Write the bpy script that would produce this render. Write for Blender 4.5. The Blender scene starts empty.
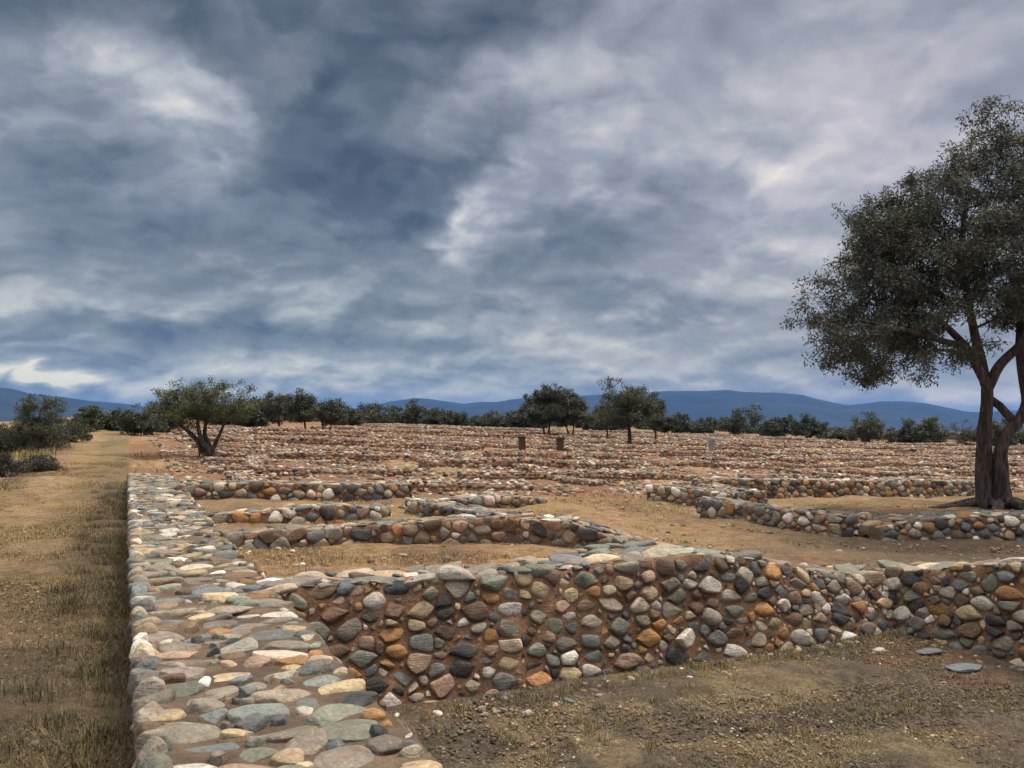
import bpy, math, random
import numpy as np
R = np.random.default_rng(7)
# ---------------------------------------------------------------- the lie of the land
TH = math.radians(25.78)          # the ruins' grid is turned this far from the view
ST, CT = math.sin(TH), math.cos(TH)
EYE = 1.1                         # eye height over the top of the long wall (z = 0)
TILT = math.radians(3.30)

def xy(s, w):                     # grid coordinates (s along the long wall, w across it) -> world x, y
    return CT*w - ST*s, CT*s + ST*w
def sw(x, y):
    return -ST*x + CT*y, CT*x + ST*y
def sstep(a, b, x):
    t = np.clip((x-a)/(b-a), 0, 1)
    return t*t*(3-2*t)
def softplus(x, k=3.0):
    x = np.asarray(x, float)
    return np.where(x/k > 30, x, k*np.log1p(np.exp(np.minimum(x/k, 30))))
def ground_z(s, w):
    s = np.asarray(s, float); w = np.asarray(w, float)
    ws = np.clip(w-1, 0, None); ws = 105*(1-np.exp(-ws/105))*1.12
    ss = softplus(s-12); ss = np.where(ss > 100, 100+40*(1-np.exp(-(ss-100)/40)), ss)
    z = -.30 - .029*ws + .033*ss
    # the strip left of the long wall, then a bank falling away
    lft = np.clip(-2.3-w, 0, None)
    z = z - np.where(w < -2.3, 2.6*(1-np.exp(-lft*.055)), 0)
    z = z + .05*sstep(.3, -.3, w)
    far = np.hypot(s, w)
    z = z - 9*sstep(150, 900, far)
    # the terrace that carries the big olive
    tr = sstep(10.25, 10.7, w)*sstep(8.42, 8.72, s+.21*(w-11))*sstep(12.5, 11, s); z = z*(1-tr)+tr*np.maximum(z, -.30)
    # the sunken room in front
    pit = sstep(5.85, 5.62, s)*sstep(.42, .6, w)*sstep(7.15, 6.95, w)
    z = z*(1-pit) + pit*(-.80 - .02*(5.3-s).clip(0, 4))
    return z
def noise2(x, y, seed=0, octv=4, base=1.0):
    r = np.random.default_rng(seed+100); out = 0; amp = 1; f = base
    for o in range(octv):
        for k in range(3):
            a = r.uniform(0, 6.283); fx, fy = f*math.cos(a), f*math.sin(a)
            out = out + amp*np.sin(fx*x+fy*y+r.uniform(0, 6.283)+1.3*np.sin(.7*f*(x*math.sin(a+1)+y*math.cos(a+1))+o))/3
        f *= 2.03; amp *= .5
    return out
def at(px, py, z=None):
    """where a line of sight meets the ground (or height z), as s, w"""
    u = (px-512)/797; v = (384-py)/797
    dx, dy, dz = u, math.cos(TILT)-v*math.sin(TILT), math.sin(TILT)+v*math.cos(TILT)
    if z is not None:
        t = (z-EYE)/dz; return sw(dx*t, dy*t)
    t = .5
    while t < 900:
        s, w = sw(dx*t, dy*t)
        if EYE+dz*t < float(ground_z(s, w)): break
        t *= 1.004
    return sw(dx*t, dy*t)
# ---------------------------------------------------------------- scene, helpers
scene = bpy.context.scene
COL = scene.collection
def mesh_obj(name, V, F, mat, parent=None, col=None, smooth=True, origin=None, mats=None, midx=None):
    """one mesh object from numpy arrays; F is an int array (n,3) or (n,4) or a list of such arrays"""
    Fs = F if isinstance(F, list) else [F]
    Fs = [np.asarray(f, np.int32) for f in Fs if len(f)]
    V = np.asarray(V, np.float32).copy()
    if origin is None: origin = (0, 0, 0)
    V -= np.asarray(origin, np.float32)
    me = bpy.data.meshes.new(name)
    me.vertices.add(len(V)); me.vertices.foreach_set('co', V.ravel())
    loops = np.concatenate([f.ravel() for f in Fs]); tot = np.concatenate([np.full(len(f), f.shape[1], np.int32) for f in Fs])
    me.loops.add(len(loops)); me.loops.foreach_set('vertex_index', loops)
    me.polygons.add(len(tot)); st = np.concatenate([[0], np.cumsum(tot)[:-1]]).astype(np.int32)
    me.polygons.foreach_set('loop_start', st); me.polygons.foreach_set('loop_total', tot)
    me.polygons.foreach_set('use_smooth', np.full(len(tot), smooth, bool))
    for m in (mats or [mat]): me.materials.append(m)
    if midx is not None: me.polygons.foreach_set('material_index', np.asarray(midx, np.int32))
    if col is not None:
        at_ = me.attributes.new('Col', 'FLOAT_COLOR', 'POINT')
        c = np.ones((len(V), 4), np.float32); c[:, :3] = col
        at_.data.foreach_set('color', c.ravel())
    me.update(calc_edges=True); me.validate()
    ob = bpy.data.objects.new(name, me); COL.objects.link(ob)
    if parent is not None: ob.parent = parent
    elif origin is not None: ob.location = origin
    return ob
def thing(name, label, cat, loc, group=None):
    o = bpy.data.objects.new(name, None); COL.objects.link(o); o.location = loc; o.empty_display_size = .2
    o['label'] = label; o['category'] = cat
    if group: o['group'] = group
    return o
def tag(o, label, cat, group=None):
    o['label'] = label; o['category'] = cat
    if group: o['group'] = group
    return o
def ico(n):
    t = (1+5**.5)/2
    V = [(-1,t,0),(1,t,0),(-1,-t,0),(1,-t,0),(0,-1,t),(0,1,t),(0,-1,-t),(0,1,-t),(t,0,-1),(t,0,1),(-t,0,-1),(-t,0,1)]
    F = [(0,11,5),(0,5,1),(0,1,7),(0,7,10),(0,10,11),(1,5,9),(5,11,4),(11,10,2),(10,7,6),(7,1,8),(3,9,4),(3,4,2),(3,2,6),(3,6,8),(3,8,9),(4,9,5),(2,4,11),(6,2,10),(8,6,7),(9,8,1)]
    V = [np.array(v)/np.linalg.norm(v) for v in V]
    for _ in range(n):
        mid = {}; G = []
        def m(a, b):
            k = (min(a, b), max(a, b))
            if k not in mid:
                p = V[a]+V[b]; V.append(p/np.linalg.norm(p)); mid[k] = len(V)-1
            return mid[k]
        for a, b, c in F:
            ab, bc, ca = m(a, b), m(b, c), m(c, a)
            G += [(a, ab, ca), (b, bc, ab), (c, ca, bc), (ab, bc, ca)]
        F = G
    return np.array(V), np.array(F, np.int32)
ICO = [ico(k) for k in range(4)]
def unit(a): return a/np.maximum(np.linalg.norm(a, axis=-1, keepdims=True), 1e-9)

# ---------------------------------------------------------------- materials
class NT:
    def __init__(s, tree): s.t = tree; s.t.nodes.clear()
    def n(s, typ, ins=None, **kw):
        nd = s.t.nodes.new(typ)
        for k, v in kw.items(): setattr(nd, k, v)
        for k, v in (ins or {}).items():
            sock = nd.inputs[k]
            if isinstance(v, bpy.types.NodeSocket): s.t.links.new(v, sock)
            else: sock.default_value = v
        return nd
    def link(s, a, b): s.t.links.new(a, b)
    def math(s, op, a, b=None, c=None, clamp=False):
        nd = s.t.nodes.new('ShaderNodeMath'); nd.operation = op; nd.use_clamp = clamp
        for i, v in enumerate((a, b, c)):
            if v is None: continue
            if isinstance(v, bpy.types.NodeSocket): s.t.links.new(v, nd.inputs[i])
            else: nd.inputs[i].default_value = v
        return nd.outputs[0]
    def mix(s, fac, a, b, blend='MIX'):
        nd = s.t.nodes.new('ShaderNodeMix'); nd.data_type = 'RGBA'; nd.blend_type = blend; nd.clamp_result = False
        for i, v in ((0, fac), (6, a), (7, b)):
            if isinstance(v, bpy.types.NodeSocket): s.t.links.new(v, nd.inputs[i])
            else: nd.inputs[i].default_value = v if not isinstance(v, tuple) else (*v, 1)[:4]
        return nd.outputs[2]
    def ramp(s, fac, stops, interp='LINEAR'):
        nd = s.t.nodes.new('ShaderNodeValToRGB'); cr = nd.color_ramp; cr.interpolation = interp
        while len(cr.elements) < len(stops): cr.elements.new(.5)
        for e, (p, c) in zip(cr.elements, stops):
            e.position = p; e.color = (c, c, c, 1) if not isinstance(c, tuple) else (*c, 1)
        s.t.links.new(fac, nd.inputs[0]); return nd.outputs[0]
    def noise(s, vec, scale, detail=5, rough=.55, dist=0):
        nd = s.n('ShaderNodeTexNoise', {'Scale': scale, 'Detail': detail, 'Roughness': rough, 'Distortion': dist})
        if vec is not None: s.t.links.new(vec, nd.inputs['Vector'])
        return nd.outputs[0]
def material(name, build):
    m = bpy.data.materials.new(name); m.use_nodes = True; nt = NT(m.node_tree)
    out = nt.n('ShaderNodeOutputMaterial'); p = nt.n('ShaderNodeBsdfPrincipled', {'Roughness': .85})
    nt.link(p.outputs[0], out.inputs[0]); build(nt, p, out); return m
def pos(nt): return nt.n('ShaderNodeNewGeometry').outputs['Position']
def vcol(nt): return nt.n('ShaderNodeAttribute', attribute_name='Col').outputs['Color']
def bump(nt, p, h, strength=.5, dist=.02):
    b = nt.n('ShaderNodeBump', {'Strength': strength, 'Distance': dist, 'Height': h}); nt.link(b.outputs[0], p.inputs['Normal'])

def b_stone(nt, p, out):
    g = pos(nt); c = vcol(nt)
    n1 = nt.noise(g, 9, 6, .65, .6); n2 = nt.noise(g, 55, 4, .7); n3 = nt.noise(g, 3.1, 2)
    st = nt.n('ShaderNodeMapping', {'Scale': (6, 9, 40), 'Rotation': (.3, .2, .5)}); nt.link(g, st.inputs[0])
    n4 = nt.noise(st.outputs[0], 1, 5, .6, 1.2)
    k = nt.math('MULTIPLY_ADD', n1, 1.5, .25); k2 = nt.math('MULTIPLY_ADD', n2, 1.5, .25); k = nt.math('MULTIPLY', k, k2)
    k = nt.math('MULTIPLY', k, nt.math('MULTIPLY_ADD', n4, .9, .55))
    cc = nt.mix(1.0, c, nt.n('ShaderNodeCombineColor', {0: k, 1: k, 2: k}).outputs[0], 'MULTIPLY')
    rust = nt.math('MULTIPLY', nt.ramp(nt.noise(g, 14, 4, .6, .8), [(.52, 0.), (.68, 1.)]), .42)
    cc = nt.mix(rust, cc, (.23, .12, .055))
    lich = nt.math('MULTIPLY', nt.ramp(nt.noise(g, 22, 5, .7), [(.62, 0.), (.7, 1.)]), .45)
    cc = nt.mix(lich, cc, (.42, .41, .36))
    dk = nt.math('MULTIPLY', nt.ramp(nt.noise(g, 34, 4, .75), [(.3, 1.), (.42, 0.)]), .55)
    cc = nt.mix(dk, cc, (.045, .04, .035))
    nt.link(cc, p.inputs['Base Color']); p.inputs['Roughness'].default_value = .72
    h = nt.math('ADD', nt.math('MULTIPLY', n1, .7), nt.math('ADD', nt.math('MULTIPLY', n2, .22), nt.math('MULTIPLY', n4, .4)))
    bump(nt, p, h, .85, .035)
M_stone = material('field stone', b_stone)
def b_stone_far(nt, p, out):
    c = vcol(nt); n1 = nt.noise(pos(nt), 7, 4, .7); k = nt.math('MULTIPLY_ADD', n1, 1.2, .4)
    nt.link(nt.mix(1.0, c, nt.n('ShaderNodeCombineColor', {0: k, 1: k, 2: k}).outputs[0], 'MULTIPLY'), p.inputs['Base Color'])
M_stone_far = material('field stone far', b_stone_far)
def b_mortar(nt, p, out):
    g = pos(nt); n1 = nt.noise(g, 3.5, 6, .6, .5); n2 = nt.noise(g, 40, 5, .7)
    c = nt.ramp(n1, [(.28, (.12, .068, .042)), (.5, (.235, .135, .078)), (.66, (.35, .19, .10)), (.8, (.34, .23, .14))])
    k = nt.math('MULTIPLY_ADD', n2, 1.3, .35)
    c = nt.mix(1.0, c, nt.n('ShaderNodeCombineColor', {0: k, 1: k, 2: k}).outputs[0], 'MULTIPLY')
    nt.link(c, p.inputs['Base Color']); p.inputs['Roughness'].default_value = .95
    bump(nt, p, nt.math('ADD', n2, nt.noise(g, 12, 4)), .9, .03)
M_mortar = material('earth mortar', b_mortar)
def b_mortar_far(nt, p, out):
    g = pos(nt); n1 = nt.noise(g, 2.5, 6, .6, .5); n2 = nt.noise(g, 20, 5, .75)
    c = nt.ramp(n1, [(.3, (.13, .068, .04)), (.5, (.225, .12, .068)), (.7, (.33, .20, .12))]); k = nt.math('MULTIPLY_ADD', n2, 1.6, .2)
    nt.link(nt.mix(1.0, c, nt.n('ShaderNodeCombineColor', {0: k, 1: k, 2: k}).outputs[0], 'MULTIPLY'), p.inputs['Base Color']); p.inputs['Roughness'].default_value = .95
M_mortar_far = material('earth of the far walls', b_mortar_far)
def b_mortar_grey(nt, p, out):
    g = pos(nt); n1 = nt.noise(g, 3.5, 6, .6, .5); n2 = nt.noise(g, 40, 5, .7)
    c = nt.ramp(n1, [(.3, (.075, .055, .04)), (.5, (.145, .10, .068)), (.7, (.25, .18, .115))])
    k = nt.math('MULTIPLY_ADD', n2, 1.3, .35)
    c = nt.mix(1.0, c, nt.n('ShaderNodeCombineColor', {0: k, 1: k, 2: k}).outputs[0], 'MULTIPLY')
    nt.link(c, p.inputs['Base Color']); p.inputs['Roughness'].default_value = .95
    bump(nt, p, nt.math('ADD', n2, nt.noise(g, 12, 4)), .9, .03)
M_mortar_grey = material('weathered mortar', b_mortar_grey)
def b_ground(nt, p, out):
    g = pos(nt); c = vcol(nt)
    n0 = nt.noise(g, .9, 5, .6, .4); n1 = nt.noise(g, 5, 7, .7, .8); n2 = nt.noise(g, 38, 6, .8, .5); n3 = nt.noise(g, 160, 3, .7)
    k = nt.math('MULTIPLY', nt.math('MULTIPLY_ADD', n1, 2.2, -.1), nt.math('MULTIPLY_ADD', n2, 2.6, -.3))
    k = nt.math('MAXIMUM', k, .12)
    k = nt.math('MULTIPLY', k, nt.math('MULTIPLY_ADD', n3, 1.2, .5))
    cc = nt.mix(1.0, c, nt.n('ShaderNodeCombineColor', {0: k, 1: k, 2: k}).outputs[0], 'MULTIPLY')
    gr = nt.math('MULTIPLY', nt.ramp(n0, [(.48, 0.), (.7, 1.)]), .35)
    cc = nt.mix(gr, cc, nt.mix(1.0, cc, (.75, 1.0, .6), 'MULTIPLY'))
    rd = nt.math('MULTIPLY', nt.ramp(nt.noise(g, 1.7, 4, .6), [(.55, 0.), (.7, 1.)]), .5)
    cc = nt.mix(rd, cc, nt.mix(1.0, cc, (1.15, .75, .6), 'MULTIPLY'))
    dk = nt.math('MULTIPLY', nt.ramp(nt.noise(g, 62, 4, .75), [(.36, 1.), (.46, 0.)]), .6); cc = nt.mix(dk, cc, (.05, .037, .027))
    sw_ = nt.math('MULTIPLY', nt.ramp(nt.noise(g, 9, 7, .78, 1.2), [(.48, 0.), (.58, 1.)]), .62); cc = nt.mix(sw_, cc, nt.mix(1.0, cc, (.50, .46, .42), 'MULTIPLY'))
    sp_ = nt.math('MULTIPLY', nt.ramp(nt.noise(g, 24, 6, .8, .8), [(.53, 0.), (.63, 1.)]), .6); cc = nt.mix(sp_, cc, nt.mix(1.0, cc, (1.7, 1.6, 1.4), 'MULTIPLY'))
    chip = nt.math('MULTIPLY', nt.ramp(nt.noise(g, 90, 2, .5), [(.69, 0.), (.73, 1.)]), .5)
    cc = nt.mix(chip, cc, (.36, .32, .27))
    nt.link(cc, p.inputs['Base Color']); p.inputs['Roughness'].default_value = .97
    bump(nt, p, nt.math('ADD', nt.math('ADD', n2, nt.math('MULTIPLY', n1, 1.5)), nt.math('MULTIPLY', n3, .3)), .8, .04)
M_ground = material('dry earth', b_ground)
def b_blade(nt, p, out):
    c = vcol(nt); nt.link(c, p.inputs['Base Color']); p.inputs['Roughness'].default_value = .8
M_blade = material('dry grass', b_blade)
def b_leaf(nt, p, out):
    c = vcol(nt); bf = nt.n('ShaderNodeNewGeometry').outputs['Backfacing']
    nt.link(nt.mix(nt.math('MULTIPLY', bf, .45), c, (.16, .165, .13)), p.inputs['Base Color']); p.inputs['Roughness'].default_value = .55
    tr = nt.n('ShaderNodeBsdfTranslucent'); nt.link(c, tr.inputs[0])
    mx = nt.n('ShaderNodeMixShader', {0: .22}); nt.link(p.outputs[0], mx.inputs[1]); nt.link(tr.outputs[0], mx.inputs[2]); nt.link(mx.outputs[0], out.inputs[0])
M_leaf = material('leaf', b_leaf)
def b_bark(nt, p, out):
    g = pos(nt); mp = nt.n('ShaderNodeMapping', {'Scale': (14, 14, 2.5)}); nt.link(g, mp.inputs[0])
    n1 = nt.noise(mp.outputs[0], 1, 6, .7, 1.0); n2 = nt.noise(g, 4, 4)
    c = nt.ramp(n1, [(.34, (.012, .009, .008)), (.5, (.075, .055, .048)), (.66, (.20, .165, .145))])
    c = nt.mix(nt.math('MULTIPLY', nt.ramp(n2, [(.45, 0.), (.7, 1.)]), .5), c, (.11, .075, .065))
    nt.link(c, p.inputs['Base Color']); p.inputs['Roughness'].default_value = .95
    bump(nt, p, n1, 1.0, .06)
M_bark = material('bark', b_bark)
def simple(name, rgb, rough=.7, var=.35, sc=8):
    def b(nt, p, out):
        n1 = nt.noise(pos(nt), sc, 5, .65); k = nt.math('MULTIPLY_ADD', n1, 2*var, 1-var)
        nt.link(nt.mix(1.0, rgb, nt.n('ShaderNodeCombineColor', {0: k, 1: k, 2: k}).outputs[0], 'MULTIPLY'), p.inputs['Base Color'])
        p.inputs['Roughness'].default_value = rough; bump(nt, p, n1, .3, .01)
    return material(name, b)
def b_mountain(nt, p, out):
    g = pos(nt); n1 = nt.noise(g, .0016, 7, .6, .3); n2 = nt.noise(g, .009, 5, .65)
    c = nt.ramp(nt.math('ADD', nt.math('MULTIPLY', n1, .65), nt.math('MULTIPLY', n2, .35)), [(.36, (.010, .018, .018)), (.52, (.018, .028, .026)), (.66, (.032, .042, .038))])
    nt.link(c, p.inputs['Base Color']); p.inputs['Roughness'].default_value = 1.0
M_mountain = material('mountain scrub', b_mountain)

# ---------------------------------------------------------------- stones
PAL = np.array([(.115,.13,.135),(.16,.175,.165),(.18,.19,.145),(.58,.54,.46),(.40,.31,.19),(.36,.19,.07),(.16,.105,.065),(.045,.046,.046),(.32,.22,.155),(.28,.25,.19),(.46,.38,.28),(.22,.19,.155)])
W_TOP = np.array([2.4,3,3.2,1.7,2.6,.5,1.0,.4,.9,3.6,1.6,2.4]); W_FACE = np.array([2.2,2,1.5,2.2,2,1.8,2.6,2.2,1.6,2,1.3,1.5]); W_FAR = np.array([.5,.6,.5,1.9,2.8,1.3,3.6,1.2,3.6,2.4,2.9,1.8])
def stone_cols(n, wts, r):
    c = PAL[r.choice(len(PAL), n, p=wts/wts.sum())]
    return np.clip(c*np.exp(r.normal(0, .24, (n, 1)))*(1+r.normal(0, .02, (n, 3))), .012, .8)
def stone_batch(C, U, Vv, N, a, b, c, lev, r, sharp=.5, cut=None):
    """rounded, faceted boulders: centres, local frames and half sizes -> verts (n,k,3), faces (k)"""
    B, F = ICO[lev]; n = len(C); k = len(B)
    pw = r.uniform(2.0, 3.2, (n, 1, 1)); A = np.abs(B)[None]
    P = B[None]*((A**pw).sum(2, keepdims=True)**(-1/pw))
    q = r.normal(0, 1.7, (n, 4, 3)); ph = r.uniform(0, 6.28, (n, 4, 1))
    lump = (np.sin(np.einsum('nij,kj->nik', q, B)+ph)*np.array([.12, .09, .07, .05])[None, :, None]).sum(1)
    if lev >= 2:
        q = r.normal(0, 6, (n, 3, 3)); ph = r.uniform(0, 6.28, (n, 3, 1))
        lump = lump+(np.sin(np.einsum('nij,kj->nik', q, B)+ph)*.018).sum(1)
    P = P*(1+lump[..., None])
    for _ in range(8 if lev >= 2 else 3):
        m = unit(r.normal(0, 1, (n, 3))); h = r.uniform(.48, .95, (n, 1))
        d = np.einsum('nkj,nj->nk', P, m)-h
        P = P-m[:, None, :]*(np.maximum(d, 0)*sharp*1.5)[..., None].clip(None, 1)*.95
    P = P*np.stack([a, b, c], 1)[:, None, :]
    if cut is not None:              # room its neighbours leave it
        for k_ in range(cut.shape[1]):
            m = cut[:, k_, :2]; h = cut[:, k_, 2]*r.uniform(.88, 1.04, n); e = P[..., 0]*m[:, None, 0]+P[..., 1]*m[:, None, 1]-h[:, None]
            soft = .32*np.minimum(a, b)[:, None]; e = e-.5*soft; e = np.where(e > soft, e, np.where(e > -soft, (e+soft)**2/(4*soft), 0)); P[..., :2] -= m[:, None, :]*e[..., None]
    V = C[:, None, :]+P[..., :1]*U[:, None, :]+P[..., 1:2]*Vv[:, None, :]+P[..., 2:]*N[:, None, :]
    return V, F
def flat_batch(V, F, cols):
    n, k, _ = V.shape
    return V.reshape(-1, 3), (F[None]+(np.arange(n)*k)[:, None, None]).reshape(-1, 3), np.repeat(cols, k, 0)
class Face:
    """a strip of a wall's surface between a lower and an upper line of points"""
    def __init__(s, lo, hi, outward):
        s.lo = np.asarray(lo, float); s.hi = np.asarray(hi, float)
        m = (s.lo+s.hi)/2; s.T = np.concatenate([[0], np.cumsum(np.linalg.norm(np.diff(m, axis=0), axis=1))]); s.L = s.T[-1]
        s.H = float(np.linalg.norm(s.hi-s.lo, axis=1).mean()); s.out = np.asarray(outward, float)
    def p(s, t, v):
        a = np.stack([np.interp(t, s.T, s.lo[:, i]) for i in range(3)], -1); b = np.stack([np.interp(t, s.T, s.hi[:, i]) for i in range(3)], -1)
        return a+(b-a)*np.asarray(v)[..., None]
    def frame(s, t, v):
        e = .02; U = unit(s.p(np.clip(t+e, 0, s.L), v)-s.p(np.clip(t-e, 0, s.L), v)); W = unit(s.p(t, np.ones_like(t))-s.p(t, np.zeros_like(t)))
        N = unit(np.cross(U, W)); N = N*np.where((N*s.out).sum(-1, keepdims=True) < 0, -1, 1)
        return U, unit(np.cross(N, U)), N
def darts(L, H, sizes, r, edge=.8, over=.85):
    """stones thrown at random on an L x H surface, large ones first, none overlapping"""
    X = np.zeros((0, 5))
    for (a0, a1, b0, b1, tries) in sizes:
        for _ in range(int(tries*L*H)+4):
            a = r.uniform(a0, a1); b = r.uniform(b0, b1)
            if H < 2*b*edge: b = H/(2*edge)*.98
            x = r.uniform(min(a*edge, L/2), max(L-a*edge, L/2)); y = r.uniform(b*edge, max(H-b*edge, b*edge))
            if len(X):
                d = np.hypot((X[:, 0]-x)/(X[:, 2]+a), (X[:, 1]-y)/(X[:, 3]+b))
                if d.min() < over: continue
            X = np.vstack([X, (x, y, a, b, r.normal(0, .27))])
    # let each grow until it nearly meets its neighbours
    for i in range(len(X)):
        o = np.delete(np.arange(len(X)), i)
        if not len(o): break
        d = np.hypot((X[o, 0]-X[i, 0])/(X[o, 2]+X[i, 2]), (X[o, 1]-X[i, 1])/(X[o, 3]+X[i, 3])); f = ((d/.97*(X[o, 2]+X[i, 2])-X[o, 2])/X[i, 2]).min()
        X[i, 2:4] *= np.clip(f, 1, 1.28)
    return X
def courses(L, H, a0, a1, bh, r):
    n = max(1, int(round(H/(2*bh)))); out = []
    for j in range(n):
        wd = r.uniform(2*a0, 2*a1, int(L/(a0+a1))+3); x = np.cumsum(wd)-wd/2-r.uniform(0, a1); k = (x > 0) & (x < L)
        k &= r.random(len(x)) < .93
        if not k.any(): continue
        m = k.sum(); out.append(np.stack([x[k], (j+.5)*H/n+r.normal(0, .13*H/n, m), wd[k]/2*r.uniform(.78, 1, m), H/n/2*r.uniform(.7, 1.05, m), r.normal(0, .15, m)], 1))
    return np.vstack(out) if out else np.zeros((0, 5))
def neighbours(X, L, H, gap):
    n = len(X); K = 8; cut = np.zeros((n, K+2, 3)); cut[..., 0] = 1; cut[..., 2] = 9
    for i in range(n):
        dx, dy = X[:, 0]-X[i, 0], X[:, 1]-X[i, 1]; d = np.hypot(dx, dy); d[i] = 99; o = np.argsort(d/(X[:, 2]+X[i, 2]))[:K]; o = o[d[o] < 98]
        mx, my = dx[o]/d[o], dy[o]/d[o]; ri = 1/np.sqrt((mx/X[i, 2])**2+(my/X[i, 3])**2); rj = 1/np.sqrt((mx/X[o, 2])**2+(my/X[o, 3])**2)
        cut[i, :len(o), 0] = mx; cut[i, :len(o), 1] = my; cut[i, :len(o), 2] = np.maximum(d[o]*ri/(ri+rj)-gap, .3*ri)
        cut[i, K] = (0, -1, X[i, 1]+.012); cut[i, K+1] = (0, 1, max(H-X[i, 1]+.012, .3*X[i, 3]))
    return cut
def place(face, X, r, depth=.66, sink=.3, flat=None, gap=None):
    t, y, a, b, rot = X.T; v = np.clip(y/face.H, 0, 1); C = face.p(t, v); U, W, N = face.frame(t, v)
    cr, sr = np.cos(rot)[:, None], np.sin(rot)[:, None]; U, W = U*cr+W*sr, W*cr-U*sr
    tl = r.normal(0, .11, (len(t), 2)); N2 = unit(N+U*tl[:, :1]+W*tl[:, 1:]); U = unit(np.cross(W, N2)); W = np.cross(N2, U)
    c = np.minimum(a, b)*depth*r.uniform(.8, 1.2, len(t)) if flat is None else np.full(len(t), flat)*r.uniform(.7, 1.3, len(t))
    cut = neighbours(X, face.L, face.H, gap) if gap is not None else np.tile(np.array([1., 0, 9.]), (len(t), 10, 1))
    if gap is not None:
        mx, my = cut[..., 0].copy(), cut[..., 1].copy(); c1, s1 = np.cos(rot)[:, None], np.sin(rot)[:, None]; cut[..., 0], cut[..., 1] = mx*c1+my*s1, my*c1-mx*s1; a, b = a*1.38, b*1.38
    return C-N*(c*sink)[:, None]+N*r.normal(0, .008, (len(t), 1)), U, W, N2, a, b, c, cut
def loft(stations, du, prof, amp, seed, rec=.009):
    """the earth core of a wall: its section swept along, roughened, closed at both ends"""
    S = np.asarray(stations, float); mid = (S[:, 1]+S[:, 2])/2
    T = np.concatenate([[0], np.cumsum(np.linalg.norm(np.diff(mid, axis=0), axis=1))]); n = max(2, int(T[-1]/du)+1); t = np.linspace(0, T[-1], n)
    Q = np.stack([np.stack([np.interp(t, T, S[:, k, i]) for i in range(3)], -1) for k in range(4)], 1)   # n,4,3
    rows = []
    for k in range(3):
        m = prof[k]
        for j in range(m): rows.append(Q[:, k]+(Q[:, k+1]-Q[:, k])*(j/m))
    rows.append(Q[:, 3]); G = np.stack(rows, 1); m = G.shape[1]
    cen = (Q[:, 0]+Q[:, 3])[:, None]/2; o = unit(G-cen)
    nz = noise2(G[..., 0]*1+G[..., 2]*2.3, G[..., 1]-G[..., 2]*1.7, seed, 4, 8.0)
    G = G+o*(nz*amp-rec)[..., None]
    V = G.reshape(-1, 3); i = np.arange(n-1)[:, None]*m+np.arange(m-1)[None]
    F = np.stack([i, i+1, i+m+1, i+m], -1).reshape(-1, 4)
    # end caps: fans about the middle of the end section
    caps = []; V = np.vstack([V, G[0].mean(0), G[-1].mean(0)])
    for base, c, fl in ((0, n*m, 1), ((n-1)*m, n*m+1, 0)):
        for j in range(m-1): caps.append((base+j+1, base+j, c) if fl else (base+j, base+j+1, c))
    return V, [F, np.array(caps, np.int32)]
def joint(parts):
    Vs, Fs, Cs, k = [], [], [], 0
    for V, F, c in parts: Vs.append(V); Fs.append(F+k); Cs.append(c); k += len(V)
    return np.vstack(Vs), np.vstack(Fs), np.vstack(Cs)
def faces_of(st, ends=(True, True)):
    S = np.asarray(st, float); cen = S.mean(1)
    fr = Face(S[:, 0], S[:, 1], ((S[:, 1]-cen).mean(0)+(S[:, 0]-cen).mean(0))); tp = Face(S[:, 1], S[:, 2], (0, 0, 1)); bk = Face(S[:, 3], S[:, 2], ((S[:, 3]-cen).mean(0)+(S[:, 2]-cen).mean(0)))
    out = {'front': fr, 'top': tp, 'back': bk}
    if ends[0]: out['end0'] = Face([S[0, 0], S[0, 3]], [S[0, 1], S[0, 2]], S[0].mean(0)-S[1].mean(0))
    if ends[1]: out['end1'] = Face([S[-1, 0], S[-1, 3]], [S[-1, 1], S[-1, 2]], S[-1].mean(0)-S[-2].mean(0))
    return out
FACE_SIZES = [(.10,.155,.05,.068,80),(.07,.105,.04,.055,460),(.04,.068,.026,.04,900),(.018,.036,.014,.024,800)]
TOP_SIZES = [(.14,.2,.1,.14,90),(.09,.14,.065,.1,240),(.05,.085,.04,.06,420),(.03,.05,.022,.038,420)]
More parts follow.
